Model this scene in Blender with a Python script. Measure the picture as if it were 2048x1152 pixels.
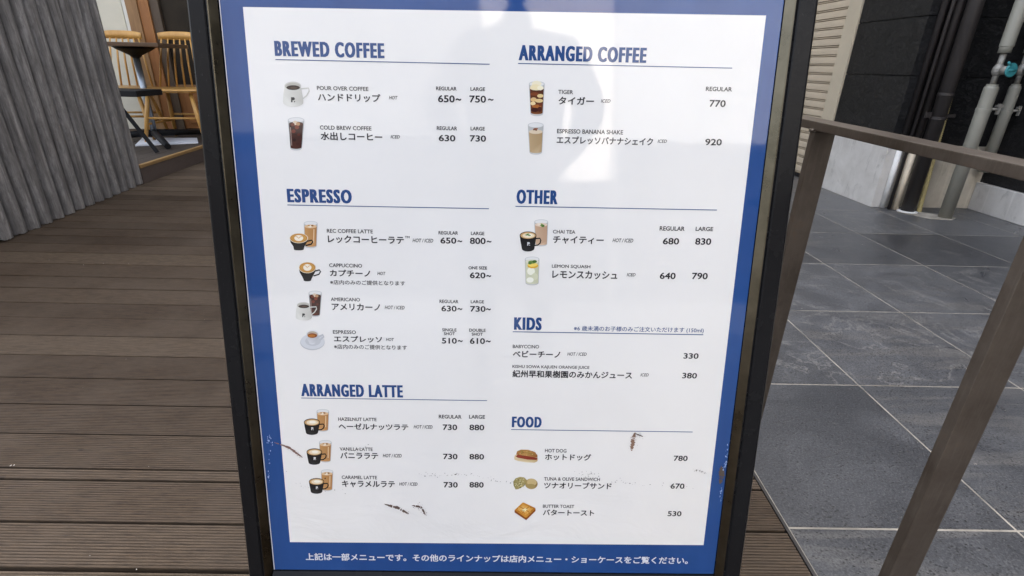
import bpy, bmesh, math, random
from mathutils import Vector, Matrix
random.seed(7)
for o in list(bpy.data.objects): bpy.data.objects.remove(o, do_unlink=True)
sc = bpy.context.scene
COL = sc.collection
RAD = math.radians

# ------------------------------------------------------------------ camera
F, PITCH, ROLL, YAW, H = 1040.07, 0.40591, 0.023995, 0.0125416, 0.80
def cam_axes():
    fwd = Vector((math.sin(YAW)*math.cos(PITCH), math.cos(YAW)*math.cos(PITCH), -math.sin(PITCH)))
    right = Vector((math.cos(YAW), -math.sin(YAW), 0))
    down = fwd.cross(right)
    c, s = math.cos(ROLL), math.sin(ROLL)
    return c*right - s*down, c*down + s*right, fwd
CR, CD, CF = cam_axes()
CAM = Vector((0, 0, H))
cd = bpy.data.cameras.new('camera'); cam = bpy.data.objects.new('camera', cd); COL.objects.link(cam)
m = Matrix.Identity(4)
for i in range(3):
    m[i][0] = CR[i]; m[i][1] = -CD[i]; m[i][2] = -CF[i]; m[i][3] = CAM[i]
cam.matrix_world = m
cd.sensor_width = 36; cd.lens = 36*F/2048; cd.clip_start = 0.01; cd.clip_end = 400
sc.camera = cam

# ------------------------------------------------------------------ world, sun, exposure
SUN_EL, SUN_AZ = 42.0, -14.0          # the sun stands in front of the camera, over the cafe roof
w = bpy.data.worlds.new('World'); sc.world = w; w.use_nodes = True
nt = w.node_tree; bg = nt.nodes['Background']; sky = nt.nodes.new('ShaderNodeTexSky')
sky.sky_type = 'NISHITA'; sky.sun_disc = False
sky.sun_elevation = RAD(SUN_EL); sky.sun_rotation = RAD(SUN_AZ); sky.air_density = 1.0; sky.dust_density = 7.0; sky.ozone_density = 0.6
desat = nt.nodes.new('ShaderNodeHueSaturation'); desat.inputs['Saturation'].default_value = .5      # skylight desaturated to cut its blue cast
nt.links.new(sky.outputs[0], desat.inputs['Color']); nt.links.new(desat.outputs[0], bg.inputs[0]); bg.inputs[1].default_value = 0.15
ld = bpy.data.lights.new('sun', 'SUN'); ld.energy = 2.2; ld.angle = RAD(0.5); ld.color = (1, .97, .92)
sun = bpy.data.objects.new('sun', ld); COL.objects.link(sun)
tosun = Vector((math.sin(RAD(SUN_AZ))*math.cos(RAD(SUN_EL)), math.cos(RAD(SUN_AZ))*math.cos(RAD(SUN_EL)), math.sin(RAD(SUN_EL))))
sun.rotation_euler = (-tosun).to_track_quat('-Z', 'Y').to_euler(); sun.location = (0, 10, 20)
vs = sc.view_settings; vs.view_transform = 'Standard'; vs.look = 'None'; vs.gamma = 1; vs.use_curve_mapping = False
vs.exposure = 2.84
sc.render.engine = 'CYCLES'
sc.cycles.use_denoising = True; sc.cycles.denoiser = 'OPENIMAGEDENOISE'; sc.cycles.denoising_input_passes = 'RGB_ALBEDO_NORMAL'
sc.cycles.use_adaptive_sampling = False; sc.cycles.sample_clamp_indirect = 6
sc.cycles.max_bounces = 10; sc.cycles.diffuse_bounces = 6; sc.cycles.transparent_max_bounces = 12
sc.cycles.caustics_reflective = False

# ------------------------------------------------------------------ measuring: photo pixel -> point on a real plane
def ray(px, py): return CR*((px-1024)/F) + CD*((py-576)/F) + CF
def G(px, py, z=0.0):
    d = ray(px, py); return CAM + d*((z-H)/d.z)
def onX(px, py, X):
    d = ray(px, py); return CAM + d*(X/d.x)
def onY(px, py, Y):
    d = ray(px, py); return CAM + d*(Y/d.y)

# ------------------------------------------------------------------ helpers
def lin(c):
    def f(v):
        v /= 255.0
        return v/12.92 if v <= .04045 else ((v+.055)/1.055)**2.4
    return (f(c[0]), f(c[1]), f(c[2]), 1)
def hexc(h): return lin((int(h[0:2],16), int(h[2:4],16), int(h[4:6],16)))

class N:
    """small node-graph helper"""
    def __init__(s, name):
        s.m = bpy.data.materials.new(name); s.m.use_nodes = True
        s.t = s.m.node_tree; s.b = s.t.nodes['Principled BSDF']; s.out = s.t.nodes['Material Output']
        s.co = s.t.nodes.new('ShaderNodeTexCoord')
    def n(s, typ, **kw):
        x = s.t.nodes.new(typ)
        for k, v in kw.items():
            if k.startswith('i_'):
                key = k[2:]
                x.inputs[int(key) if key.isdigit() else key].default_value = v
            else: setattr(x, k, v)
        return x
    def l(s, a, b): s.t.links.new(a, b)
    def mapping(s, scale=(1,1,1), rot=(0,0,0), coord='Object'):
        mp = s.n('ShaderNodeMapping'); mp.inputs['Scale'].default_value = scale; mp.inputs['Rotation'].default_value = rot
        s.l(s.co.outputs[coord], mp.inputs['Vector']); return mp.outputs[0]
    def noise(s, vec, scale, detail=6, rough=.6, dist=0):
        x = s.n('ShaderNodeTexNoise'); x.inputs['Scale'].default_value = scale; x.inputs['Detail'].default_value = detail
        x.inputs['Roughness'].default_value = rough; x.inputs['Distortion'].default_value = dist
        s.l(vec, x.inputs['Vector']); return x.outputs['Fac']
    def ramp(s, fac, stops):
        r = s.n('ShaderNodeValToRGB'); el = r.color_ramp.elements
        while len(el) < len(stops): el.new(.5)
        for e, (p, c) in zip(el, stops): e.position = p; e.color = c if len(c) == 4 else (*c, 1)
        s.l(fac, r.inputs[0]); return r.outputs[0]
    def mix(s, fac, a, b, mode='MIX'):
        x = s.n('ShaderNodeMix', data_type='RGBA', blend_type=mode)
        for sock, v in ((x.inputs[0], fac), (x.inputs[6], a), (x.inputs[7], b)):
            if isinstance(v, (int, float)): sock.default_value = v
            elif isinstance(v, tuple): sock.default_value = v if len(v) == 4 else (*v, 1)
            else: s.l(v, sock)
        return x.outputs[2]
    def math(s, op, a, b=0.0):
        x = s.n('ShaderNodeMath', operation=op)
        for sock, v in ((x.inputs[0], a), (x.inputs[1], b)):
            if isinstance(v, (int, float)): sock.default_value = v
            else: s.l(v, sock)
        return x.outputs[0]
    def attr(s, name): return s.n('ShaderNodeAttribute', attribute_name=name)
    def bump(s, h, strength=.3, dist=.01, prev=None):
        x = s.n('ShaderNodeBump'); x.inputs['Strength'].default_value = strength; x.inputs['Distance'].default_value = dist
        s.l(h, x.inputs['Height'])
        if prev: s.l(prev, x.inputs['Normal'])
        return x.outputs[0]
    def fin(s, col=None, rough=.6, metal=0, nrm=None, spec=.5):
        if col is not None:
            if isinstance(col, tuple): s.b.inputs['Base Color'].default_value = col if len(col) == 4 else (*col, 1)
            else: s.l(col, s.b.inputs['Base Color'])
        if isinstance(rough, (int, float)): s.b.inputs['Roughness'].default_value = rough
        else: s.l(rough, s.b.inputs['Roughness'])
        s.b.inputs['Metallic'].default_value = metal
        s.b.inputs['Specular IOR Level'].default_value = spec
        if nrm is not None: s.l(nrm, s.b.inputs['Normal'])
        return s.m

def simple(name, col, rough=.6, metal=0, var=.25, scale=8, bump=.15, bscale=60, spec=.5, stretch=(1,1,1)):
    a = N(name); v = a.mapping(stretch)
    n1 = a.noise(v, scale, 8, .65)
    c0 = tuple(x*(1-var) for x in col[:3]); c1 = tuple(min(1, x*(1+var)) for x in col[:3])
    c = a.ramp(n1, [(.3, c0), (.7, c1)])
    n2 = a.noise(v, bscale, 5, .6)
    r = a.math('MULTIPLY_ADD', n1, .25); a.t.nodes[-1].inputs[2].default_value = rough-.12
    return a.fin(c, r, metal, a.bump(n2, bump, .004), spec)

def link(name, bm_or_mesh, mat=None, parent=None, smooth=False):
    if isinstance(bm_or_mesh, bmesh.types.BMesh):
        me = bpy.data.meshes.new(name); bm_or_mesh.to_mesh(me); bm_or_mesh.free()
    else: me = bm_or_mesh
    o = bpy.data.objects.new(name, me); COL.objects.link(o)
    if mat is not None:
        me.materials.clear(); me.materials.append(mat)
    if smooth:
        for p in me.polygons: p.use_smooth = True
    if parent is not None:
        o.parent = parent; o.matrix_parent_inverse = Matrix.Identity(4)
        o.matrix_basis = parent_world_inv(parent)
    return o
def parent_world_inv(p):
    # meshes are written in world coordinates unless the caller says otherwise
    m = Matrix.Identity(4); q = p
    while q is not None:
        m = q.matrix_basis @ m if q is p else q.matrix_basis @ m
        q = q.parent
    return m.inverted()
def thing(name, label, cat, loc=(0,0,0), rz=0.0, group=None):
    o = bpy.data.objects.new(name, None); COL.objects.link(o); o.empty_display_size = .1
    o.location = loc; o.rotation_euler = (0, 0, rz)
    o.matrix_basis = Matrix.Translation(Vector(loc)) @ Matrix.Rotation(rz, 4, 'Z')
    return tag(o, label, cat, group)
def tag(o, label, cat, group=None):
    o['label'] = label; o['category'] = cat
    if group: o['group'] = group
    return o
def local(o):        # for parts whose mesh is written in the thing's own coordinates
    o.matrix_basis = Matrix.Identity(4); return o

def box(bm, lo, hi, mat=Matrix.Identity(4), bev=0):
    r = bmesh.ops.create_cube(bm, size=1)
    S = Matrix.Diagonal(((hi[0]-lo[0]), (hi[1]-lo[1]), (hi[2]-lo[2]), 1))
    T = Matrix.Translation(((hi[0]+lo[0])/2, (hi[1]+lo[1])/2, (hi[2]+lo[2])/2))
    bmesh.ops.transform(bm, matrix=mat @ T @ S, verts=r['verts'])
    if bev:
        es = list({e for v in r['verts'] for e in v.link_edges})
        bmesh.ops.bevel(bm, geom=es, offset=bev, segments=2, affect='EDGES', profile=.7)
def tube(bm, pts, radii, n=14, cap=True):
    pts = [Vector(p) for p in pts]
    if isinstance(radii, (int, float)): radii = [radii]*len(pts)
    rings = []; up = None
    for i, p in enumerate(pts):
        t = (pts[min(i+1, len(pts)-1)] - pts[max(i-1, 0)]).normalized()
        if up is None or abs(t.dot(up)) > .99: up = Vector((0,0,1)) if abs(t.z) < .9 else Vector((1,0,0))
        a = t.cross(up).normalized(); b = t.cross(a).normalized(); up = -b if False else up
        rings.append([bm.verts.new(p + (a*math.cos(2*math.pi*k/n) + b*math.sin(2*math.pi*k/n))*radii[i]) for k in range(n)])
    for r0, r1 in zip(rings, rings[1:]):
        for k in range(n):
            f = bm.faces.new((r0[k], r0[(k+1) % n], r1[(k+1) % n], r1[k])); f.smooth = True
    if cap:
        bm.faces.new(rings[0][::-1]); bm.faces.new(rings[-1])
    return rings
def lathe(bm, base, prof, n=20):     # vertical axis; every profile segment has its own rings, so its edges stay sharp
    base = Vector(base)
    def ring(r, z): return [bm.verts.new(base + Vector((r*math.cos(2*math.pi*k/n), r*math.sin(2*math.pi*k/n), z))) for k in range(n)]
    first = None
    for (ra, za), (rb, zb) in zip(prof, prof[1:]):
        r0, r1 = ring(ra, za), ring(rb, zb); first = first or r0
        for k in range(n):
            f = bm.faces.new((r0[k], r0[(k+1) % n], r1[(k+1) % n], r1[k])); f.smooth = abs(za-zb) > 1e-4
    bm.faces.new(first[::-1]); bm.faces.new(r1)
def fixn(bm): bmesh.ops.recalc_face_normals(bm, faces=bm.faces[:]); return bm
def set_tone(me, per_face):
    at = me.attributes.new('tone', 'FLOAT', 'FACE')
    for i, v in enumerate(per_face): at.data[i].value = v

# ------------------------------------------------------------------ materials
def mat_deck():
    a = N('grooved_decking'); at = a.attr('tone')
    v = a.mapping((5, 60, 60)); n1 = a.noise(v, 4, 8, .75)
    big = a.noise(a.mapping((1, 1.2, 1)), 3.0, 7, .7)
    base = a.ramp(at.outputs['Fac'], [(0, (.055, .035, .020)), (.5, (.084, .056, .034)), (1, (.122, .086, .054))])
    c = a.mix(a.ramp(n1, [(.36, (.9,.9,.9)), (.58, (.0,.0,.0))]), base, (.030, .020, .013), 'MIX')
    c = a.mix(a.ramp(big, [(.40, (0,0,0)), (.72, (.6,.6,.6))]), c, (.112, .084, .060))
    # pale dust and a few dark knots
    dust = a.noise(a.mapping((1,1,1)), 210, 3, .8)
    c = a.mix(a.ramp(dust, [(.66, (0,0,0)), (.78, (.55,.55,.55))]), c, (.22, .20, .17))
    vo = a.n('ShaderNodeTexVoronoi'); vo.inputs['Scale'].default_value = 9; a.l(a.mapping((1,1.5,1)), vo.inputs['Vector'])
    c = a.mix(a.ramp(vo.outputs['Distance'], [(.03, (.6,.6,.6)), (.075, (0,0,0))]), c, (.025, .018, .014))
    nb = a.noise(a.mapping((2, 60, 60)), 9, 5, .7)
    return a.fin(c, .72, 0, a.bump(nb, .25, .002), .3)
def mat_tile():
    a = N('dark_stone_tile'); at = a.attr('tone')
    add = a.n('ShaderNodeVectorMath', operation='MULTIPLY_ADD')
    a.l(a.co.outputs['Object'], add.inputs[0]); add.inputs[1].default_value = (1,1,1)
    sc_ = a.n('ShaderNodeVectorMath', operation='SCALE'); sc_.inputs[0].default_value = (17.3, 9.1, 3.7); a.l(at.outputs['Fac'], sc_.inputs['Scale'])
    a.l(sc_.outputs[0], add.inputs[2]); v = add.outputs[0]
    cloud = a.noise(v, 3.4, 7, .62, 1.4)
    c = a.ramp(cloud, [(.3, (.055, .056, .060)), (.5, (.076, .077, .081)), (.66, (.102, .103, .107)), (.8, (.132, .133, .136))])
    c = a.mix(1.0, c, a.ramp(at.outputs['Fac'], [(0, (.66,.67,.70)), (.5, (.98,.99,1.0)), (1, (1.36,1.36,1.36))]), 'MULTIPLY')
    # drawn-out mineral bands on some of the tiles
    mp = a.n('ShaderNodeMapping'); mp.inputs['Scale'].default_value = (1.3, 9, 1); mp.inputs['Rotation'].default_value = (0,0,RAD(8)); a.l(v, mp.inputs['Vector'])
    band = a.noise(mp.outputs[0], 1.6, 7, .62, 1.2)
    sel = a.ramp(a.math('FRACT', a.math('MULTIPLY', at.outputs['Fac'], 7.31)), [(.3, (0,0,0)), (.45, (1,1,1))])
    bandm = a.math('MULTIPLY', a.ramp(band, [(.5, (0,0,0)), (.68, (.75,.75,.75))]), sel)
    c = a.mix(bandm, c, (.145, .137, .128))
    wv = a.noise(v, 2.6, 8, .58, 2.6)
    vein = a.ramp(a.math('ABSOLUTE', a.math('SUBTRACT', wv, .52)), [(.004, (.55,.55,.55)), (.016, (0,0,0))])
    sel2 = a.ramp(a.math('FRACT', a.math('MULTIPLY', at.outputs['Fac'], 13.7)), [(.5, (0,0,0)), (.55, (1,1,1))])
    c = a.mix(a.math('MULTIPLY', vein, sel2), c, (.24, .23, .215))
    # pits
    mp2 = a.n('ShaderNodeMapping'); mp2.inputs['Scale'].default_value = (1, 1.7, 1); a.l(v, mp2.inputs['Vector'])
    vo = a.n('ShaderNodeTexVoronoi'); vo.inputs['Scale'].default_value = 95; vo.inputs['Randomness'].default_value = 1; a.l(mp2.outputs[0], vo.inputs['Vector'])
    pit = a.ramp(vo.outputs['Distance'], [(.20, (1,1,1)), (.30, (0,0,0))])
    pm = a.math('MULTIPLY', pit, a.ramp(a.noise(v, 9, 3, .6), [(.36, (0,0,0)), (.5, (1,1,1))]))
    c = a.mix(pm, c, (.014, .013, .013))
    gr = a.noise(v, 240, 3, .8)
    c = a.mix(a.ramp(gr, [(.42, (.5,.5,.5)), (.50, (0,0,0))]), c, (.022, .021, .02))
    c = a.mix(a.ramp(gr, [(.55, (0,0,0)), (.66, (.45,.45,.45))]), c, (.17, .165, .155))
    r = a.ramp(cloud, [(.3, (.26,.26,.26)), (.7, (.42,.42,.42))])
    return a.fin(c, r, 0, a.bump(a.math('SUBTRACT', gr, pm), .35, .0015), .45)
def mat_fence():
    a = N('weathered_corrugated_board')
    st = a.noise(a.mapping((14, 14, 1.1)), 3.2, 8, .7)
    sp = a.noise(a.mapping((1,1,.35)), 46, 6, .75)
    c = a.ramp(st, [(.32, (.085, .076, .070)), (.5, (.19, .175, .162)), (.7, (.36, .335, .315))])
    c = a.mix(a.ramp(sp, [(.38, (.7,.7,.7)), (.52, (0,0,0))]), c, (.12, .108, .10))
    c = a.mix(a.ramp(a.noise(a.mapping((1,1,.5)), 21, 5, .8), [(.66, (0,0,0)), (.76, (.55,.55,.55))]), c, (.2, .19, .18))
    return a.fin(c, .78, 0, a.bump(sp, .5, .003), .35)
def mat_black_wall():
    a = N('black_trowelled_paint')
    v = a.mapping((1, 1, 1.5))
    n1 = a.noise(v, 9, 6, .7, 2.2); n2 = a.noise(v, 34, 6, .7, .8)
    rid = a.ramp(a.math('ABSOLUTE', a.math('SUBTRACT', n1, .5)), [(.0, (1,1,1)), (.05, (0,0,0))])
    c = a.ramp(n2, [(.3, (.008, .0075, .0079)), (.7, (.017, .016, .016))])
    c = a.mix(a.ramp(n2, [(.64, (0,0,0)), (.8, (.5,.5,.5))]), c, (.05, .047, .048))
    h = a.math('ADD', a.math('MULTIPLY', rid, .6), n2)
    return a.fin(c, .5, 0, a.bump(h, 1.0, .022), .3)
def mat_concrete(name, c0, c1, stain):
    a = N(name); v = a.mapping((1,1,1)); n1 = a.noise(v, 6, 8, .65, .3)
    c = a.ramp(n1, [(.3, c0), (.7, c1)])
    n2 = a.noise(a.mapping((1,1,.45)), 15, 7, .7, .5)
    c = a.mix(a.ramp(n2, [(.56, (0,0,0)), (.72, (.65,.65,.65))]), c, stain)
    n3 = a.noise(a.mapping((9, 9, .5)), 4, 4, .6)
    c = a.mix(a.ramp(n3, [(.6, (0,0,0)), (.75, (.4,.4,.4))]), c, tuple(min(1, x*1.35) for x in c1))
    return a.fin(c, .85, 0, a.bump(a.noise(v, 70, 5, .7), .35, .004), .3)
def mat_wood(name, c0, c1, stretch, rough=.45, sc_=3):
    a = N(name); v = a.mapping(stretch)
    n1 = a.noise(v, sc_, 8, .65, .8); n2 = a.noise(v, sc_*7, 4, .6)
    c = a.ramp(a.math('ADD', a.math('MULTIPLY', n1, .75), a.math('MULTIPLY', n2, .25)), [(.3, c0), (.7, c1)])
    return a.fin(c, rough, 0, a.bump(n2, .12, .002), .4)
def mat_black_metal():
    a = N('black_anodised_aluminium')
    v = a.mapping((1,1,1)); n = a.noise(v, 130, 6, .75)
    scr = a.noise(a.mapping((40, 40, 5)), 16, 3, .8, 1.0)
    c = a.mix(a.ramp(n, [(.67, (0,0,0)), (.76, (.8,.8,.8))]), (.011, .011, .012), (.10, .10, .10))
    c = a.mix(a.ramp(scr, [(.66, (0,0,0)), (.72, (.4,.4,.4))]), c, (.12, .12, .12))
    r = a.ramp(a.noise(v, 18, 5, .6), [(.3, (.18,.18,.18)), (.7, (.32,.32,.32))])
    return a.fin(c, r, 0, a.bump(n, .06, .001), .12)
def mat_rail():
    a = N('weathered_steel_bar'); v = a.mapping((1,1,1))
    n = a.noise(v, 14, 7, .7); st = a.noise(a.mapping((40, 40, 3)), 5, 5, .7)
    c = a.ramp(n, [(.3, (.060, .044, .032)), (.6, (.105, .084, .066)), (.8, (.13, .080, .048))])
    c = a.mix(a.ramp(st, [(.5, (0,0,0)), (.8, (.5,.5,.5))]), c, (.155, .130, .104))
    return a.fin(c, a.ramp(n, [(.3, (.32,.32,.32)), (.7, (.5,.5,.5))]), .35, a.bump(st, .12, .002), .5)
def mat_print():
    a = N('printed_ink'); film(a); at = a.n('ShaderNodeVertexColor', layer_name='ink')
    return a.fin(at.outputs['Color'], .6, 0, None, .1)
def film(a):
    """the clear glossy film over the whole poster: one coat, gently wavy, crumpled low down"""
    co = a.mapping((1,1,1)); wav = a.noise(co, 3.2, 2, .4)
    sepz = a.n('ShaderNodeSeparateXYZ'); a.l(a.co.outputs['Object'], sepz.inputs[0])
    low = a.n('ShaderNodeMapRange'); low.inputs[1].default_value = .20; low.inputs[2].default_value = .36; low.inputs[3].default_value = 1; low.inputs[4].default_value = 0
    a.l(sepz.outputs['Z'], low.inputs[0])
    crum = a.math('MULTIPLY', a.noise(a.mapping((1, 1, 1.6)), 9, 4, .55, 1.5), low.outputs[0])
    nb = a.bump(crum, .12, .02, a.bump(wav, .10, .01))
    a.b.inputs['Coat Weight'].default_value = 1; a.b.inputs['Coat Roughness'].default_value = .05; a.b.inputs['Coat IOR'].default_value = 1.5
    a.l(nb, a.b.inputs['Coat Normal']); return nb
def mat_blue():
    a = N('blue_poster_print'); n = a.noise(a.mapping((6,6,1)), 3, 6, .6); film(a)
    return a.fin(a.ramp(n, [(.3, (.012, .060, .225)), (.7, (.018, .078, .27))]), .6, 0, None, .1)
def mat_paper():
    a = N('white_poster_paper'); n = a.noise(a.mapping((1,1,1)), 5, 6, .6); nb = film(a)
    return a.fin(a.ramp(n, [(.3, (.83, .815, .785)), (.7, (.865, .85, .82))]), .7, 0, nb, .1)
def mat_glass_dark():
    a = N('dark_window_glass');     return a.fin(a.ramp(a.noise(a.mapping((1,1,1)), 3, 4), [(.3, (.012,.010,.008)), (.7, (.035,.027,.019))]), .25, 0, None, .2)

M_DECK = mat_deck(); M_TILE = mat_tile(); M_FENCE = mat_fence(); M_BLACKWALL = mat_black_wall()
M_GROUT = simple('pale_grout', (.27, .245, .205), .9, var=.6, scale=7)
M_CONC = mat_concrete('grey_concrete', (.50, .475, .44), (.66, .635, .60), (.24, .225, .205))
M_CONC2 = mat_concrete('yellowed_concrete', (.42, .37, .29), (.56, .51, .42), (.24, .21, .17))
M_FRAME = mat_black_metal(); M_RAIL = mat_rail(); M_LIP = simple('olive_lip_glint', (.115, .10, .072), .30, metal=1.0, var=.3, scale=20, spec=1.0, bump=.05); M_INK = mat_print(); M_SCUFF = simple('scuffed_film', (.1,.1,.1), .8)
M_BLUE = mat_blue(); M_PAPER = mat_paper()
M_SHUT = simple('beige_shutter_paint', (.56, .465, .345), .5, var=.07, scale=5, bump=.08)
M_GUIDE = simple('beige_guide_paint', (.50, .43, .32), .5, var=.08, scale=4, bump=.08)
M_PIPE = simple('grey_pvc_pipe', (.255, .248, .21), .42, var=.14, scale=7, stretch=(1,1,.3))
M_VALVE = simple('dull_valve_metal', (.26, .25, .225), .5, metal=.3, var=.3, scale=20)
M_BPIPE = simple('dark_brown_pipe_paint', (.026, .022, .021), .48, var=.3, scale=9, stretch=(1,1,.3))
M_WPIPE = simple('white_pipe_paint', (.66, .65, .62), .6, var=.12, scale=16)
M_CPIPE = simple('cream_pipe_paint', (.62, .53, .40), .6, var=.15, scale=16)
M_COND = simple('yellowed_conduit', (.40, .33, .15), .6, var=.2, scale=20)
M_TURQ = simple('turquoise_plastic', (.04, .24, .265), .45, var=.12, scale=16)
M_OAK = mat_wood('golden_chair_wood', (.40, .20, .048), (.56, .315, .088), (3, 3, 1.2), .38)
M_TABLEW = mat_wood('dark_table_wood', (.085, .050, .030), (.14, .085, .05), (2, 14, 2), .3)
M_STEEL = simple('brushed_grey_tube', (.30, .33, .37), .33, metal=.7, var=.1)
M_BLKPAINT = simple('black_furniture_paint', (.012, .012, .013), .5, var=.3, spec=.15)
M_PLAT = mat_wood('dark_platform_boards', (.035, .026, .019), (.055, .042, .032), (2, 30, 2), .75)
M_TRIM = mat_wood('brass_coloured_wood_trim', (.25, .145, .055), (.36, .22, .09), (8, 1, 8), .45)
M_STEPF = mat_wood('brown_step_board', (.070, .050, .042), (.105, .080, .068), (2, 2, 9), .6)
M_OWOOD = mat_wood('orange_door_wood', (.22, .085, .025), (.34, .145, .045), (9, 9, 1), .42)
M_BWOOD = mat_wood('brown_frame_wood', (.20, .105, .042), (.31, .175, .075), (12, 12, 1), .45)
M_DWOOD = mat_wood('dark_stile_wood', (.060, .040, .026), (.10, .068, .042), (12, 12, 1), .45)
M_CREAM = simple('cream_wall_paint', (.58, .54, .43), .6, var=.05, scale=5, bump=.06)
M_WPAINT = simple('white_post_paint', (.66, .64, .57), .55, var=.06, scale=9, bump=.06)
M_WHITEB = simple('white_plastic_board', (.74, .76, .80), .35, var=.03)
M_GLASS = mat_glass_dark()
M_ROOFW = simple('grey_upper_wall', (.33, .32, .30), .8, var=.1, scale=2)
M_ASPH = simple('asphalt', (.10, .10, .099), .85, var=.25, scale=30, bump=.4)

# ------------------------------------------------------------------ ground, deck, pavement
bm = bmesh.new(); box(bm, (-60, -60, -.4), (60, 60, -.06)); o = link('street', bm, M_ASPH); o['kind'] = 'structure'

EDGE = .538                                   # right-hand edge of the deck
def deck():
    lines = [-1.25 + .1165*i for i in range(16)] + [.621, .720, .825, .857, .967, 1.078, 1.193, 1.308, 1.422, 1.541, 1.654, 1.78, 1.892, 2.026, 2.16]
    while lines[-1] < 6.4: lines.append(lines[-1] + .118)
    lines = sorted(lines); xs = [-7.5, -3.4, EDGE]
    V, Fc, T = [], [], []
    for y0, y1 in zip(lines, lines[1:]):
        if y1-y0 < .012: continue
        gp = .0030 if y0 < 1.6 else .0042; ya, yb = y0+gp, y1-gp
        if abs(y0-.621) < .002: ya += .003
        prof = [(ya, -.022), (ya, -.0012), (ya+.0012, 0)]
        if y1 < 3.3 and y1 > .2:
            p = .0058; n = max(1, int((yb-ya-.004)/p)); p = (yb-ya-.004)/n
            for k in range(n):
                s = ya+.002+k*p
                prof += [(s+p*.08, 0), (s+p*.2, -.0016), (s+p*.42, -.0016), (s+p*.54, 0)]
        prof += [(yb-.0012, 0), (yb, -.0012), (yb, -.022)]
        tone = random.random(); dz = random.uniform(-.0009, .0009)
        for a, b in zip(xs, xs[1:]):
            base = len(V)
            tt = min(1, max(0, tone + random.uniform(-.08, .08)))
            for (y, z) in prof: V.append((a+.001, y, z+dz)); V.append((b-.001 if b != EDGE else b, y, z+dz))
            for k in range(len(prof)-1):
                Fc.append((base+2*k, base+2*k+1, base+2*k+3, base+2*k+2)); T.append(tt)
            if b == EDGE:
                Fc.append([base+2*k+1 for k in range(len(prof))]); T.append(tt)
    me = bpy.data.meshes.new('deck'); me.from_pydata(V, [], Fc); set_tone(me, T)
    o = link('deck', me, M_DECK); o['kind'] = 'structure'
    b = bmesh.new(); box(b, (-7.5, -1.3, -.055), (EDGE-.002, 6.4, -.024)); link('under_deck_sheet', b, simple('dark_under_deck', (.012, .010, .009), .9), o)  # one solid near-black sheet below the boards, behind the gaps
deck()
# thin dark strip: the gap's shade between deck and paving put into colour
bm = bmesh.new(); box(bm, (EDGE+.002, -1.3, -.05), (EDGE+.008, 6.4, .001)); o = link('dark_gap_strip', bm, M_BPIPE); o['kind'] = 'structure'

def litter():
    b = bmesh.new()
    for k in range(50):
        if random.random() < .65: x, y = random.uniform(-2.2, -.35), random.choice([.621, .967, 1.193, 1.541, .857, 2.026])+random.gauss(0, .012) if random.random() < .6 else random.uniform(.55, 3.2)
        else: x, y = random.uniform(.6, 2.3), random.uniform(.6, 3.0)
        r = random.uniform(.0005, .0016); q = bmesh.ops.create_icosphere(b, subdivisions=1, radius=r, matrix=Matrix.Translation((x, y, .001+r*.3)) @ Matrix.Rotation(random.random()*6, 4, 'Z') @ Matrix.Diagonal((random.uniform(1,2.4), 1, .5, 1)))
    o = link('grit', b, simple('pale_grit', (.42, .38, .33), .8)); o['kind'] = 'stuff'
litter()

def pavement():
    gx = [EDGE+.010, .9885, 1.443, 1.9, 2.355, 2.81, 3.27]; gy = [.729-.493*i for i in range(6, 0, -1)] + [.729, 1.2215, 1.705, 2.2115, 2.706, 3.207, 3.70, 4.19, 4.68, 5.17, 5.66, 6.15]
    V, Fc, T = [], [], []
    g = .0015
    for a, b in zip(gx, gx[1:]):
        for c, d in zip(gy, gy[1:]):
            t = random.random(); e = .0012; x0, x1, y0, y1 = a+g, b-g, c+g, d-g
            if a == gx[0]: x0 = a
            s = len(V)
            V += [(x0,y0,-.006),(x1,y0,-.006),(x1,y1,-.006),(x0,y1,-.006),(x0+e,y0+e,0),(x1-e,y0+e,0),(x1-e,y1-e,0),(x0+e,y1-e,0)]
            for f in ((4,5,6,7),(0,1,5,4),(1,2,6,5),(2,3,7,6),(3,0,4,7)): Fc.append([s+i for i in f]); T.append(t)
    me = bpy.data.meshes.new('pavement'); me.from_pydata(V, [], Fc); set_tone(me, T)
    o = link('pavement', me, M_TILE); o['kind'] = 'structure'
    b = bmesh.new(); box(b, (EDGE+.009, -2.3, -.05), (3.3, 6.2, -.0007)); link('grout', b, M_GROUT, o)
pavement()
# a sunlit strip of pavement and road behind the photographer
bm = bmesh.new(); box(bm, (-20, -3.6, -.059), (20, -2.32, -.005)); o = link('kerb', bm, M_ASPH); o['kind'] = 'structure'

# ------------------------------------------------------------------ the menu sign
SA, SB, SC_ = 0.00096318, 0.18227802, -0.00196251
def sign_axes():
    u = Vector((1,0,0)); v = Vector((0, -math.sin(SB), -math.cos(SB)))
    u, v = math.cos(SC_)*u + math.sin(SC_)*v, math.cos(SC_)*v - math.sin(SC_)*u
    R = Matrix.Rotation(SA, 3, 'Z'); return R @ u, R @ v
SU, SV = sign_axes(); SN = SU.cross(SV)                # SN points into the sign (away from the camera)
if SN.y < 0: SN = -SN
SP0 = CAM + CF*.6                                      # a point of the poster face
def S(px, py):                                         # photo pixel -> (u, v) on the poster face, metres
    d = ray(px, py); p = d*(((SP0-CAM).dot(SN))/d.dot(SN)); return p.dot(SU), p.dot(SV)
def SW(u, v, out=0.0): return CAM + SU*u + SV*v + SN*((SP0-CAM).dot(SN)-out)
UL, UR, VT, VB = -.2985, .2817, -.305, .5165           # visible poster
FL, FR = -.3275, .3140                                 # outer frame
VG = .704                                              # where the plane meets the deck
sign_base = SW(0, VG); sign_base.z = 0
sign = thing('menu_sign', 'black A-frame stand with a blue and white coffee menu poster', 'menu sign', sign_base)

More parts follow.
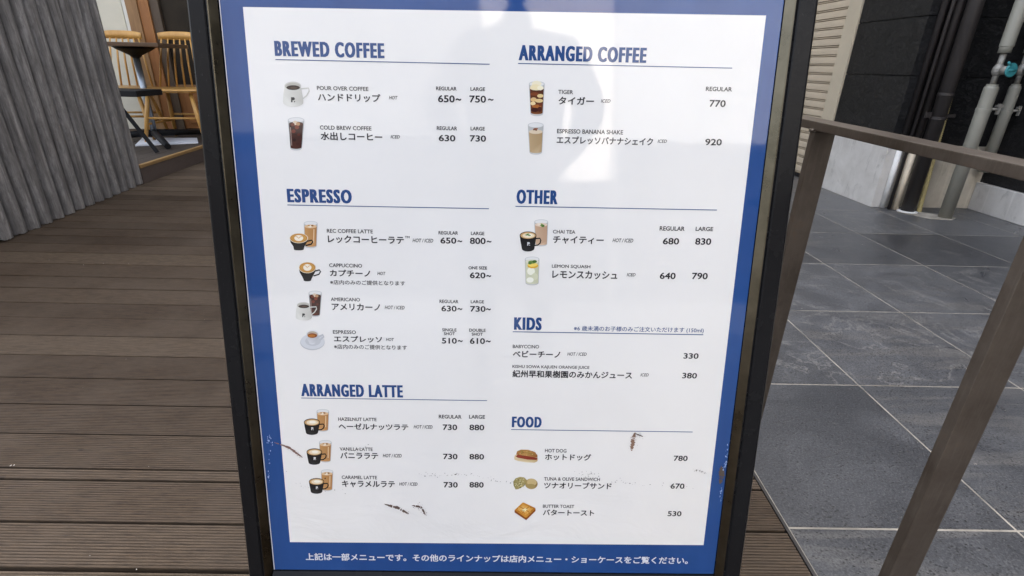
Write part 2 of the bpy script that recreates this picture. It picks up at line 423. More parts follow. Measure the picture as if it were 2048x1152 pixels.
PROF = [(0, -.022), (0, -.0040), (.0010, -.0018), (.0026, .0003), (.0040, .0010), (.0190, .0010), (.0200, .0002), (.0206, -.0010), (.0214, .0), (.0226, .0003), (.0236, -.0004), (.0262, -.0030), (.0300, -.0068), (.0300, -.0095)]
LIFT = .0085                                           # frame face above poster
def rail(bm, p_out0, p_out1, w, a0, a1):               # extrude PROF along an edge; mitred ends
    V = []
    for end, (q, mi) in enumerate(((p_out0, a0), (p_out1, a1))):
        V.append([bm.verts.new(SW(q[0]+d*s*w[0]+mi[0]*d*s, q[1]+d*s*w[1]+mi[1]*d*s, LIFT+hh)) for d, hh in PROF for s in (abs(w[2]),)])
    for k in range(len(PROF)-1):
        bm.faces.new((V[0][k], V[0][k+1], V[1][k+1], V[1][k]))
    bm.faces.new(V[0]); bm.faces.new(V[1][::-1])
def lip_glint(o):  # olive metal puts reflections on lip and outer edge into the colour
    o.data.materials.append(M_LIP)
    for k in (1, 2, 9, 10, 11): o.data.polygons[k].material_index = 1
wl = (UL-FL)/.0300; wr = (FR-UR)/.0300
bm = bmesh.new(); rail(bm, (FL, VT-.03), (FL, VG), (1, 0, wl), (0, 1), (0, 0)); lip_glint(link('frame_rail', fixn(bm), M_FRAME, sign))
bm = bmesh.new(); rail(bm, (FR, VT-.03), (FR, VG), (-1, 0, wr), (0, 1), (0, 0)); lip_glint(link('frame_rail', fixn(bm), M_FRAME, sign))
bm = bmesh.new(); rail(bm, (FL, VT-.03), (FR, VT-.03), (0, 1, 1), (1, 0), (-1, 0)); link('frame_rail', fixn(bm), M_FRAME, sign)
bm = bmesh.new(); rail(bm, (UL+.001, VB+.031), (UR-.001, VB+.031), (0, -1, 1), (0, 0), (0, 0)); link('frame_rail', fixn(bm), M_FRAME, sign)
def slab(name, u0, u1, v0, v1, o0, o1, mat, parent):
    b = bmesh.new(); vs_ = [b.verts.new(SW(u, v, o)) for o in (o0, o1) for (u, v) in ((u0,v0),(u1,v0),(u1,v1),(u0,v1))]
    for f in ((0,1,2,3),(7,6,5,4),(0,4,5,1),(1,5,6,2),(2,6,7,3),(3,7,4,0)): b.faces.new([vs_[i] for i in f])
    return link(name, fixn(b), mat, parent)
slab('backing_board', UL-.006, UR+.006, VT-.006, VB+.006, -.012, -.0035, M_BLKPAINT, sign)
# rear half of the A-frame
topw = SW(0, VT-.03); tilt = SB
def rear(name, u0, u1, s0, s1, th, mat):
    b = bmesh.new(); vs_ = []
    for k in (0, th):
        for (u, s) in ((u0,s0),(u1,s0),(u1,s1),(u0,s1)):
            p = Vector((u, topw.y+.030+s*math.sin(tilt)+k*math.cos(tilt), topw.z-.01-s*math.cos(tilt)+k*math.sin(tilt))); vs_.append(b.verts.new(p))
    for f in ((0,1,2,3),(7,6,5,4),(0,4,5,1),(1,5,6,2),(2,6,7,3),(3,7,4,0)): b.faces.new([vs_[i] for i in f])
    return link(name, fixn(b), mat, sign)
LR = (topw.z-.012)/math.cos(tilt)
rear('rear_leg', FL, FL+.03, 0, LR, .018, M_FRAME); rear('rear_leg', FR-.03, FR, 0, LR, .018, M_FRAME)
rear('rear_panel', FL+.031, FR-.031, .0, .86, .01, M_BLKPAINT)

poster = slab('poster', UL+.0008, UR-.0004, VT, VB, -.003, 0, M_BLUE, sign)
def flat(name, shapes, parent, lift, mat=M_INK):
    """shapes: list of (points in (u, v), colour or list of colours); later shapes lie a hair above earlier ones"""
    V, Fc, C = [], [], []
    for i, (pts, colr) in enumerate(shapes):
        b = len(V)
        for k, (u, v) in enumerate(pts):
            V.append(SW(u, v, lift + i*6e-6)); C.append(colr[k] if isinstance(colr, list) else colr)
        Fc.append(list(range(b, b+len(pts))))
    me = bpy.data.meshes.new(name); me.from_pydata(V, [], Fc)
    ca = me.color_attributes.new('ink', 'FLOAT_COLOR', 'POINT')
    for i, c in enumerate(C): ca.data[i].color = c
    o = link(name, me, mat, parent)
    b = bmesh.new(); b.from_mesh(me); 
    for f in b.faces:
        if f.normal.dot(SN) > 0: f.normal_flip()
    b.to_mesh(me); b.free()
    return o
# white menu panel, its real corners
wq = [S(486,14), S(1532,31), S(1407,1090), S(580,1084)]
def white_panel():
    b = bmesh.new(); pts = []
    for (p, q) in zip(wq, wq[1:]+wq[:1]):
        for k in range(8):
            t = k/8; pts.append((p[0]+(q[0]-p[0])*t, p[1]+(q[1]-p[1])*t))
    f = b.faces.new([b.verts.new(SW(u, v, .0002)) for u, v in pts])
    b.normal_update()
    if f.normal.dot(SN) > 0: f.normal_flip()
    return link('white_panel', b, M_PAPER, poster)
white_panel()
# bare paper edge along the left side of the blue sheet
flat('paper_edge', [([(UL+.001, VT), (UL+.0018, VT), (UL+.0022, VB), (UL+.0010, VB)], lin((215,215,220)))], poster, .0002)

# ---- lettering
CROPS = {5:(520,60,4.114), 6:(1000,60,4.096), 7:(540,360,3.2), 8:(1000,360,2.744), 9:(520,740,2.796), 10:(1000,780,3.096), 0:(0,0,1)}
def cpx(c, x, y): a, b, s = CROPS[c]; return a+x/s, b+y/s
def glyphs(body, bold=0.0, squeeze=None):
    """2-D vertices and faces of a line of text, from Blender's own built-in font; bold widens every stroke"""
    cu = bpy.data.curves.new('line', 'FONT'); cu.body = body; cu.resolution_u = 3; cu.size = 1
    if squeeze: cu.space_character = 1.24; cu.offset = .018
    ob = bpy.data.objects.new('line', cu); COL.objects.link(ob)
    dg = bpy.context.evaluated_depsgraph_get(); dg.update()
    me = bpy.data.meshes.new_from_object(ob.evaluated_get(dg))
    V = [(v.co.x, v.co.y, 0) for v in me.vertices]; Fc = [tuple(p.vertices) for p in me.polygons]
    bpy.data.meshes.remove(me); bpy.data.objects.remove(ob, do_unlink=True); bpy.data.curves.remove(cu)
    if squeeze: sh = [((k-3)/3*bold, 0) for k in range(7)]; sx = squeeze
    elif bold: sh = [(0,0)] + [(bold*math.cos(k*math.pi/4), bold*math.sin(k*math.pi/4)) for k in range(8)]; sx = 1
    else: return V, Fc
    V2, F2 = [], []
    for k, (dx, dy) in enumerate(sh):
        b = len(V2); V2 += [(x*sx+dx, y+dy, k*4e-6) for x, y, z in V]; F2 += [tuple(b+i for i in f) for f in Fc]
    return V2, F2
CACHE = {}
STY = {'H': (.032, .5, 0), 's': (.016, None, 0), 'b': (.026, None, 0), 'i': (.014, None, .2), 'r': (.022, None, 0), 'n': (.024, None, 0), 't': (.010, None, 0), 'w': (.024, None, 0)}
def place(acc, sty, c, body, x0, x1, yt, yb):
    key = (sty, body)
    if key not in CACHE: CACHE[key] = glyphs(body, STY[sty][0], STY[sty][1])
    V, Fc = CACHE[key]; sh = STY[sty][2]
    V = [(x+sh*y, y, z) for x, y, z in V]
    xa = min(v[0] for v in V); xb = max(v[0] for v in V); ya = min(v[1] for v in V); yb_ = max(v[1] for v in V)
    u0, v0 = S(*cpx(c, x0, yb)); _, vt = S(*cpx(c, x0, yt))
    # right end: same v, found along the photo's own line
    p = cpx(c, x1, yb); u1, _v = S(p[0], p[1])
    A, B = acc; b = len(A)
    for x, y, z in V: A.append((u0+(x-xa)/(xb-xa)*(u1-u0), v0+(y-ya)/(yb_-ya)*(vt-v0), z))
    for f in Fc: B.append([b+i for i in f])
def flush(name, acc, color, rules=(), lift=.0004):
    A, B = [list(acc[0]), list(acc[1])]
    for (c, x0, x1, y, th) in rules:
        u0, v0 = S(*cpx(c, x0, y)); u1, _ = S(*cpx(c, x1, y)); _, v1 = S(*cpx(c, x0, y+th)); b = len(A)
        A += [(u0,v0,0),(u1,v0,0),(u1,v1,0),(u0,v1,0)]; B.append([b,b+1,b+2,b+3])
    me = bpy.data.meshes.new(name); me.from_pydata([SW(u, v, lift+z) for u, v, z in A], [], B)
    ca = me.color_attributes.new('ink', 'FLOAT_COLOR', 'POINT')
    for d in ca.data: d.color = color
    bb = bmesh.new(); bb.from_mesh(me)
    for f in bb.faces:
        if f.normal.dot(SN) > 0: f.normal_flip()
    bb.to_mesh(me); bb.free()
    return link(name, me, M_INK, poster)
NAVY = (.020, .068, .22, 1); DARK = (.030, .028, .031, 1); GREY = (.10, .10, .105, 1)
for c, body, x0, x1, yt, yb, rule in [
    (5,'BREWED COFFEE',125,1025,88,215,(128,1890,240,7)), (6,'ARRANGED COFFEE',152,1197,122,249,(148,1905,271,7)),
    (7,'ESPRESSO',113,526,55,143,(112,1402,157,5)), (8,'OTHER',90,316,52,130,(85,1192,142,4.5)),
    (8,'KIDS',76,228,752,822,(70,1117,830,4.5)), (9,'ARRANGED LATTE',232,800,76,146,(231,1270,154,3.6)),
    (10,'FOOD',73,257,163,230,(69,1194,242,4))]:
    acc = ([], []); place(acc, 'H', c, body, x0, x1, yt, yb)
    if body == 'KIDS': place(acc, 't', 8, '※6 歳未満のお子様のみご注文いただけます (150ml)', 404, 1117, 799, 831)
    flush('heading_lettering', acc, NAVY, [(c, rule[0], rule[1], rule[2], rule[3])])
TILDE = '~'
ENTRIES = [
 (5, [('s','POUR OVER COFFEE',470,893,460,494),('b','ハンドドリップ',478,992,518,585),('i','HOT',1062,1133,542,571),('r','REGULAR',1449,1618,465,496),('r','LARGE',1732,1852,470,500),('n','650',1465,1603,535,595),('n','~',1610,1656,562,582),('n','750',1723,1860,538,597),('n','~',1876,1921,564,582)]),
 (5, [('s','COLD BREW COFFEE',495,918,785,819),('b','水出しコーヒー',502,1008,838,905),('i','ICED',1076,1152,865,892),('r','REGULAR',1455,1622,791,823),('r','LARGE',1733,1850,795,826),('n','630',1471,1608,862,915),('n','730',1726,1860,865,918)]),
 (6, [('s','TIGER',477,598,490,524),('b','タイガー',478,768,545,610),('i','ICED',826,904,567,595),('r','REGULAR',1684,1898,464,500),('n','770',1712,1845,572,630)]),
 (6, [('s','ESPRESSO BANANA SHAKE',466,1007,810,846),('b','エスプレッソバナナシェイク',463,1252,868,932),('i','ICED',1290,1366,897,924),('n','920',1677,1814,890,944)]),
 (7, [('s','REC COFFEE LATTE',365,659,312,337),('b','レックコーヒーラテ',372,858,352,402),('r','TM',864,894,358,372),('i','HOT / ICED',913,1045,374,398),('r','REGULAR',1079,1204,326,348),('r','LARGE',1286,1372,330,352),('n','650',1091,1193,367,406),('n','~',1200,1230,385,398),('n','800',1279,1380,368,409),('n','~',1387,1417,387,400)]),
 (7, [('s','CAPPUCCINO',380,590,533,557),('b','カプチーノ',385,643,572,615),('i','HOT',688,740,587,608),('t','※店内のみのご提供となります',386,865,638,668),('r','ONE SIZE',1270,1389,551,571),('n','620',1279,1379,590,628),('n','~',1385,1415,607,620)]),
 (7, [('s','AMERICANO',390,577,751,774),('b','アメリカーノ',397,706,788,832),('i','HOT / ICED',735,862,803,826),('r','REGULAR',1085,1206,765,787),('r','LARGE',1285,1370,768,788),('n','630',1097,1195,803,840),('n','~',1200,1231,818,831),('n','730',1281,1380,805,842),('n','~',1383,1413,820,833)]),
 (7, [('s','ESPRESSO',404,551,960,983),('b','エスプレッソ',411,718,995,1036),('i','HOT',743,794,1010,1030),('t','※店内のみのご提供となります',411,877,1050,1080),('r','SINGLE',1102,1194,948,968),('r','SHOT',1113,1184,973,992),('r','DOUBLE',1275,1380,950,970),('r','SHOT',1291,1362,976,995),('n','510',1100,1196,1009,1046),('n','~',1202,1233,1023,1036),('n','610',1279,1376,1010,1048),('n','~',1381,1412,1025,1038)]),
 (8, [('s','CHAI TEA',290,413,273,293),('b','チャイティー',290,568,306,348),('i','HOT / ICED',617,730,320,341),('r','REGULAR',875,1012,253,277),('r','LARGE',1072,1168,256,279),('n','680',892,981,317,353),('n','830',1069,1157,318,355)]),
 (8, [('s','LEMON SQUASH',284,495,463,484),('b','レモンスカッシュ',286,643,495,540),('i','ICED',695,743,510,528),('n','640',875,962,507,543),('n','790',1051,1138,508,544)]),
 (8, [('s','BABYCCINO',70,214,903,922),('b','ベビーチーノ',70,330,935,972),('i','HOT / ICED',369,475,945,963),('n','330',1005,1088,949,980)]),
 (8, [('s','KISHU SOWA KAJUEN ORANGE JUICE',68,490,1014,1035),('b','紀州早和果樹園のみかんジュース',68,724,1042,1082),('i','ICED',770,815,1060,1077),('n','380',998,1079,1057,1088)]),
 (9, [('s','HAZELNUT LATTE',438,652,264,283),('b','ヘーゼルナッツラテ',441,830,296,332),('i','HOT / ICED',860,965,307,326),('r','REGULAR',1000,1127,249,270),('r','LARGE',1169,1258,250,271),('n','730',1022,1103,303,335),('n','880',1171,1254,304,336)]),
 (9, [('s','VANILLA LATTE',447,631,431,450),('b','バニララテ',450,662,458,495),('i','HOT / ICED',688,793,468,487),('n','730',1024,1105,467,498),('n','880',1171,1253,468,499)]),
 (9, [('s','CARAMEL LATTE',458,655,589,608),('b','キャラメルラテ',460,755,616,654),('i','HOT / ICED',779,881,627,645),('n','730',1027,1106,625,656),('n','880',1171,1251,625,656)]),
 (10, [('s','HOT DOG',278,411,363,385),('b','ホットドッグ',278,563,393,433),('n','780',1073,1160,405,438)]),
 (10, [('s','TUNA & OLIVE SANDWICH',272,618,538,559),('b','ツナオリーブサンド',272,690,568,608),('n','670',1054,1140,577,610)]),
 (10, [('s','BUTTER TOAST',265,459,708,728),('b','バタートースト',265,582,738,775),('n','530',1036,1122,748,780)]),
]
for c, items in ENTRIES:
    names = [it for it in items if it[0] not in 'rn']; cols = []
    for it in sorted((it for it in items if it[0] in 'rn' and it[1] != 'TM'), key=lambda q: (q[2]+q[3])/2):
        m_ = (it[2]+it[3])/2
        if cols and m_ - cols[-1][0] < 60*CROPS[c][2]/4.1 + (30 if c == 5 else 0): cols[-1][1].append(it)
        else: cols.append([m_, [it]])
    names += [it for it in items if it[1] == 'TM']
    acc = ([], [])
    for it in names: place(acc, it[0], c, *it[1:])
    flush('dish_lettering', acc, DARK)
    for _m, its in cols:
        acc = ([], [])
        for it in its: place(acc, it[0], c, *it[1:])
        flush('price_lettering', acc, DARK)
acc = ([], []); place(acc, 'w', 0, '上記は一部メニューです。その他のラインナップは店内メニュー・ショーケースをご覧ください。', 612, 1376, 1105.5, 1120)
flush('footer_lettering', acc, (.72, .74, .80, 1))

# ---- printed pictures (flat ink on the sheet, as they are on the real poster)
def ell(cx, cy, rx, ry, n=26, a0=0, a1=360): return [(cx+rx*math.cos(RAD(a0+(a1-a0)*k/n)), cy+ry*math.sin(RAD(a0+(a1-a0)*k/n))) for k in range(n if a1-a0 == 360 else n+1)]
def stroke(pts, w):
    L, R_ = [], []
    for i, p in enumerate(pts):
        a = pts[max(i-1, 0)]; b = pts[min(i+1, len(pts)-1)]; dx, dy = b[0]-a[0], b[1]-a[1]; d = math.hypot(dx, dy) or 1
        nx, ny = -dy/d*w/2, dx/d*w/2; L.append((p[0]+nx, p[1]+ny)); R_.append((p[0]-nx, p[1]-ny))
    return L + R_[::-1]
def hg(pts, cl, cr, cm=None):        # printed left-to-right tones
    xs = [p[0] for p in pts]; a, b = min(xs), max(xs); out = []
    for p in pts:
        t = (p[0]-a)/(b-a)
        if cm is None: out.append(tuple(cl[i]+(cr[i]-cl[i])*t for i in range(4)))
        elif t < .5: out.append(tuple(cl[i]+(cm[i]-cl[i])*t*2 for i in range(4)))
        else: out.append(tuple(cm[i]+(cr[i]-cm[i])*(t*2-1) for i in range(4)))
    return (pts, out)
def picture(name, c, shapes):
    out = []
    for pts, colr in shapes: out.append(([S(*cpx(c, x, y)) for x, y in pts], colr))
    return flat(name, out, poster, .0004)
X_ = hexc
def logo(cx, cy, s, col): return [([(cx-s*.35, cy-s*.5), (cx+s*.25, cy-s*.5), (cx+s*.45, cy-s*.2), (cx+s*.3, cy+s*.08), (cx-s*.05, cy+s*.12), (cx-s*.05, cy+s*.5), (cx-s*.35, cy+s*.5)], col), (ell(cx+s*.35, cy+s*.38, s*.13, s*.13, 10), col)]
def tumbler(x0, x1, y0, y1, fill, top=.2, tap=.1, cols=None):
    w = x1-x0; h = y1-y0; cx = (x0+x1)/2; ry = w*.17; t = w*tap
    def xl(f): return x0 + t*f
    def xr(f): return x1 - t*f
    s = []
    body = [(x0, y0+ry)] + [(x0+t*k/6, y0+ry+(h-2*ry)*k/6) for k in range(1, 7)] + ell(cx, y1-ry, w/2-t, ry, 12, 180, 0)[1:-1] + [(x1-t*k/6, y0+ry+(h-2*ry)*k/6) for k in range(6, -1, -1)]
    s.append(hg(body, X_('b9bab8'), X_('b3b4b3'), X_('d6d6d4')))
    s.append((ell(cx, y0+ry, w/2, ry), X_('c9cac9'))); s.append((ell(cx, y0+ry*1.05, w/2*.9, ry*.82), X_('e2e2e0')))
    f0 = top; f1 = .90; yy0 = y0+h*f0; yy1 = y0+h*f1
    liq = [(xl(f0)+w*.04, yy0)] + [(xl(f0+(f1-f0)*k/8)+w*.04, yy0+(yy1-yy0)*k/8) for k in range(1, 9)] + ell(cx, yy1, w/2-t*f1-w*.04, ry*.6, 12, 180, 0)[1:-1] + [(xr(f0+(f1-f0)*k/8)-w*.04, yy0+(yy1-yy0)*k/8) for k in range(8, -1, -1)]
    s.append(hg(liq, fill[0], fill[2], fill[1]))
    s.append((ell(cx, yy0, w/2-t*f0-w*.04, ry*.8), fill[3]))
    return s
COLD = (X_('3a1d17'), X_('5b2a1e'), X_('331714'), X_('4a2a20')); LAT = (X_('c08f58'), X_('d8ae7c'), X_('b07d4b'), X_('dfbd93'))
def cold(x0, x1, y0, y1):
    w, h = x1-x0, y1-y0; s = tumbler(x0, x1, y0, y1, COLD, .2, .14)
    for (fx, fy, r, cc) in ((.45,.17,.16,'d8c6ae'),(.62,.2,.13,'b98f6a'),(.3,.22,.12,'6d3324'),(.55,.3,.14,'7d3a26'),(.35,.42,.13,'6e2d20'),(.66,.52,.1,'54231a'),(.4,.68,.1,'2a1010'),(.6,.8,.1,'3d1a15')):
        s.append((ell(x0+w*fx, y0+h*fy, w*r, w*r*.9, 7), X_(cc)))
    s.append((stroke([(x0+w*.16, y0+h*.3), (x0+w*.24, y0+h*.85)], w*.045), X_('a08a80'))); return s
def iced_latte(x0, x1, y0, y1):
    w, h = x1-x0, y1-y0; s = tumbler(x0, x1, y0, y1, LAT, .2, .07)
    for (fx, fy, r, cc) in ((.45,.2,.15,'efe3cf'),(.62,.17,.1,'8d6135'),(.36,.17,.09,'b98a58')):
        s.append((ell(x0+w*fx, y0+h*fy, w*r, w*r*.6, 8), X_(cc)))
    s.append((stroke([(x0+w*.74, y0+h*.3), (x0+w*.72, y0+h*.8)], w*.06), X_('e9cda4'))); return s
def black_mug(x0, x1, y0, y1, mint=False):
    w, h = x1-x0, y1-y0; bw = w*.78; cx = x0+bw/2; ry = bw*.235; s = []
    hx = x0+bw*.93
    s.append((stroke([(hx, y0+h*.36), (x1-w*.06, y0+h*.34), (x1-w*.02, y0+h*.44), (x1-w*.05, y0+h*.58), (x1-w*.16, y0+h*.68), (hx-w*.04, y0+h*.70)], w*.06), X_('1c1c1d')))
    body = [(x0, y0+ry), (x0+bw*.04, y0+h*.45), (x0+bw*.12, y1-h*.17)] + ell(cx, y1-h*.14, bw*.37, h*.14, 14, 170, 10) + [(x0+bw*.88, y1-h*.17), (x0+bw*.96, y0+h*.45), (x0+bw, y0+ry)]
    s.append(hg(body, X_('181819'), X_('1b1b1c'), X_('333334')))
    s.append((ell(cx, y0+ry, bw/2, ry), X_('2a2623'))); s.append((ell(cx, y0+ry*1.02, bw*.455, ry*.84), X_('c9a06a')))
    s.append((ell(cx+bw*.02, y0+ry*1.05, bw*.36, ry*.62), X_('ead9b8'))); s.append((ell(cx+bw*.04, y0+ry*.95, bw*.2, ry*.36), X_('f6efe0')))
    if mint:
        for dx, dy in ((-.08, -.1), (.08, .02), (0, -.3)): s.append((ell(cx+bw*dx, y0+ry+ry*dy, bw*.09, ry*.16, 9), X_('5d7f3a')))
    s += logo(cx+bw*.02, y0+h*.62, h*.17, X_('cfd0d0')); return s
def white_mug(x0, x1, y0, y1):
    w, h = x1-x0, y1-y0; bx1 = x0+w*.76; bw = bx1-x0; cx = x0+bw*.48; s = []
    s.append((stroke([(x0+w*.68, y0+h*.28), (x1-w*.05, y0+h*.26), (x1-w*.03, y0+h*.38), (x1-w*.12, y0+h*.55), (bx1-w*.02, y0+h*.68)], w*.05), X_('c9c7bf')))
    body = [(x0+bw*.08, y0+h*.17), (x0+bw*.02, y0+h*.5), (x0, y0+h*.8)] + ell(x0+bw*.5, y1-h*.17, bw*.49, h*.17, 14, 178, 2) + [(bx1-bw*.01, y0+h*.72), (bx1-bw*.07, y0+h*.45), (bx1-bw*.13, y0+h*.17)]
    s.append(hg(body, X_('d9d8d0'), X_('bdbbb3'), X_('e6e5de')))
    s.append((ell(cx, y0+h*.17, bw*.41, h*.17), X_('cfcdc5'))); s.append((ell(cx, y0+h*.19, bw*.375, h*.14), X_('b7b3a9'))); s.append((ell(cx+bw*.02, y0+h*.24, bw*.33, h*.095), X_('31241d')))
    s.append((ell(cx+bw*.05, y0+h*.245, bw*.16, h*.04), X_('4c3a30')))
    s += logo(x0+bw*.48, y0+h*.72, h*.2, X_('2a2a2c')); return s
def cappuccino(x0, x1, y0, y1, wide):
    w, h = x1-x0, y1-y0; bw = w*.77; cx = x0+bw/2; ry = h*.29; s = []
    s.append((stroke([(x0+bw*.95, y0+h*.47), (x1-w*.08, y0+h*.41), (x1-w*.03, y0+h*.5), (x1-w*.1, y0+h*.64), (x0+bw*.86, y0+h*.72)], w*.06), X_('1e1e1f')))
    k = .30 if not wide else .36
    body = [(x0, y0+ry), (x0+bw*.06, y0+h*.55), (x0+bw*.2, y0+h*.76), (x0+bw*(.5-k*.75), y0+h*.9)] + ell(cx, y1-h*.06, bw*k*.75, h*.06, 10, 170, 10) + [(x0+bw*(.5+k*.75), y0+h*.9), (x0+bw*.82, y0+h*.74), (x0+bw*.95, y0+h*.52), (x0+bw, y0+ry)]
    s.append(hg(body, X_('161617'), X_('202021'), X_('39393a')))
    s.append((ell(cx, y0+ry, bw/2, ry), X_('e9dcc3'))); s.append((ell(cx, y0+ry, bw*.465, ry*.91), X_('b67f3e'))); s.append((ell(cx, y0+ry*1.02, bw*.42, ry*.8), X_('c8964f')))
    s.append((ell(cx, y0+ry*.98, bw*.24, ry*.6), X_('f3ead8')))
    for q in (.42, .26): s.append((stroke([(cx-bw*q*.5, y0+ry*(1.0-q)), (cx-bw*q*.2, y0+ry*(.8-q*.2)), (cx, y0+ry*1.1), (cx+bw*q*.2, y0+ry*(.8-q*.2)), (cx+bw*q*.5, y0+ry*(1.0-q))], bw*.025), X_('cf9f60')))
    return s
picture('mug_picture', 5, white_mug(190, 412, 425, 632))
picture('iced_coffee_picture', 5, cold(230, 366, 718, 992))
def tiger():
    s = tumbler(236, 366, 420, 706, (X_('5a2d1b'), X_('a8672f'), X_('4a2418'), X_('e8d8b0')), .2, .1)
    for x, y, rx, ry, cc in ((300,440,42,24,'efe6c8'),(290,470,44,26,'ecdfb4'),(330,475,26,20,'f3eccf'),(285,525,38,14,'7b3f20'),(330,540,26,16,'e2c88f'),(275,570,26,18,'d9b57c'),(320,580,34,16,'dfc48c'),(270,602,22,16,'e6cf9c'),(300,625,40,14,'a5622c'),(285,655,34,18,'3b1712'),(325,650,18,22,'4a1f16'),(330,610,16,14,'6d3520')): s.append((ell(x,y,rx,ry,9), X_(cc)))
    return s
picture('layered_drink_picture', 6, tiger())
def shake():
    s = tumbler(228, 357, 757, 1022, (X_('b39a75'), X_('cdb693'), X_('a88d66'), X_('d9c8ad')), .29, .1)
    for x, y, r, cc in ((290,812,18,'8a5238'),(278,818,9,'6d3a28'),(303,806,9,'9d6a4d'),(296,822,8,'5e3424')): s.append((ell(x,y,r,r*.5,8), X_(cc)))
    return s
picture('shake_picture', 6, shake())
picture('latte_picture', 7, iced_latte(217, 305, 262, 436) + cappuccino(126, 280, 340, 450, True))
picture('cappuccino_picture', 7, cappuccino(185, 328, 524, 648, False))
picture('americano_picture', 7, cold(247, 333, 708, 876) + white_mug(165, 303, 780, 898))
def esp():
    s = [(ell(272,1038,78,50,30), X_('b9bbbf')), (ell(273,1033,77,49,30), X_('d3d5d8')), (ell(276,1030,50,31,26), X_('c4c6c9'))]
    s.append((stroke([(308,1005),(340,990),(344,1002),(318,1026)], 12), X_('bfc1c5')))
    s.append(hg([(232,985),(238,1018),(252,1040)]+ell(272,1042,22,9,10,170,10)+[(294,1038),(306,1015),(311,985)], X_('c9cacd'), X_('aeb0b4'), X_('e3e4e6')))
    s += [(ell(272,984,40,26), X_('e0e1e2')), (ell(272,988,35,21), X_('b8a998')), (ell(272,995,31,15), X_('8a4a1c')), (ell(268,997,22,9), X_('b8722f'))]
    return s
picture('espresso_picture', 7, esp())
def chai_glass(x0,x1,y0,y1):
    s = tumbler(x0,x1,y0,y1,(X_('c6a689'), X_('d9bfa6'), X_('b8967a'), X_('e0cbb4')),.2,.07)
    w = x1-x0
    for fx, fy, cc in ((.5,.2,'7b9a52'),(.62,.24,'57793a'),(.35,.18,'e9dccb')): s.append((ell(x0+w*fx,y0+(y1-y0)*fy,w*.13,w*.1,8), X_(cc)))
    return s
picture('chai_picture', 8, chai_glass(188,264,216,364) + black_mug(108,226,282,392,True))
def lemon():
    s = tumbler(136,216,420,578,(X_('cfd0b4'), X_('e2e2cc'), X_('c3c4a4'), X_('dcdcc6')),.17,.05)
    for x,y,rx,ry,cc in ((170,500,22,22,'eeeedd'),(190,530,18,20,'d2d3b5'),(165,548,20,15,'f0f0e2'),(180,470,30,15,'d9a92b'),(178,464,27,12,'f0d46a'),(176,450,22,9,'6f8f4a'),(190,447,13,8,'46692d'),(165,456,11,7,'577a38')): s.append((ell(x,y,rx,ry,10), X_(cc)))
    return s
picture('lemon_squash_picture', 8, lemon())
picture('hazelnut_latte_picture', 9, iced_latte(317,387,218,344) + black_mug(246,362,270,362))
picture('vanilla_latte_picture', 9, iced_latte(331,401,391,516) + black_mug(261,373,437,529))
picture('caramel_latte_picture', 9, iced_latte(341,410,555,676) + [(ell(365,605,4,4,8), X_('3a2418'))] + black_mug(274,384,603,691))
def hotdog():
    s = [(hg([(88,418),(92,402),(110,396),(160,404),(215,414),(234,424),(232,440),(214,449),(160,447),(110,438),(90,430)], X_('d8c49a'), X_('c9b080'), X_('e6d8b4'))),
         (hg([(96,410),(112,398),(160,405),(210,415),(233,420),(228,432),(170,430),(110,418)], X_('8a3a2a'), X_('7a2c20'), X_('a84a38'))),
         (hg([(100,398),(106,378),(130,368),(175,369),(212,381),(232,402),(232,418),(205,414),(150,405),(112,400)], X_('a8703a'), X_('8e5a2c'), X_('c99a5c')))]
    for p in ([(118,378),(150,374),(185,380)], [(130,388),(170,388),(215,400)]): s.append((stroke(p, 5), X_('9a7a3c')))
    for k in range(26): s.append((ell(random.uniform(112,222), random.uniform(374,405), random.uniform(2,5), 2, 6), X_(random.choice(['8a5a2a','d6b074','6e8040','b5824a']))))
    return s
picture('hot_dog_picture', 10, hotdog())
def tuna():
    s = [(hg(ell(194,580,39,33,24), X_('a58d58'), X_('8d7444'), X_('bfa873'))), (ell(198,570,30,22,18), X_('c9b27e')), (ell(190,592,28,12,14), X_('a8935c'))]
    s += [(hg([(84,590),(82,566),(96,546),(124,536),(150,540),(166,556),(160,580),(138,600),(112,613),(96,614)], X_('8f8650'), X_('a08f58'), X_('b8ab74')))]
    for k in range(46):
        a = random.uniform(0,6.28); r = random.random()**.5
        s.append((ell(124+34*r*math.cos(a), 575+32*r*math.sin(a), random.uniform(2,5), random.uniform(1.5,3.5), 6), X_(random.choice(['5f5a30','cfc594','75703f','e0d8ac','3f3a22']))))
    return s
picture('sandwich_picture', 10, tuna())
def toast():
    s = [([(90,742),(90,757),(162,805),(220,748),(220,733),(162,780)], X_('8a4a1a')), (hg([(90,742),(138,697),(146,695),(216,728),(220,735),(164,788),(156,788)], X_('b8701f'), X_('a5651c'), X_('cf9138')))]
    s += [([(106,741),(142,706),(205,734),(160,774)], X_('d9a04a')), ([(120,738),(142,716),(186,735),(158,758)], X_('e0b060')), (stroke([(124,722),(184,756)], 4), X_('a96a22')), (stroke([(178,722),(138,760)], 4), X_('a96a22')),
          ([(137,742),(152,729),(170,736),(156,750)], X_('f3e7b4')), ([(137,742),(156,750),(156,755),(137,747)], X_('d9c787'))]
    for k in range(30): s.append((ell(random.uniform(112,200), random.uniform(722,766), random.uniform(2,5), 2, 6), X_(random.choice(['b5762c','e8bd70','9a5a1e']))))
    return s
picture('toast_picture', 10, toast())

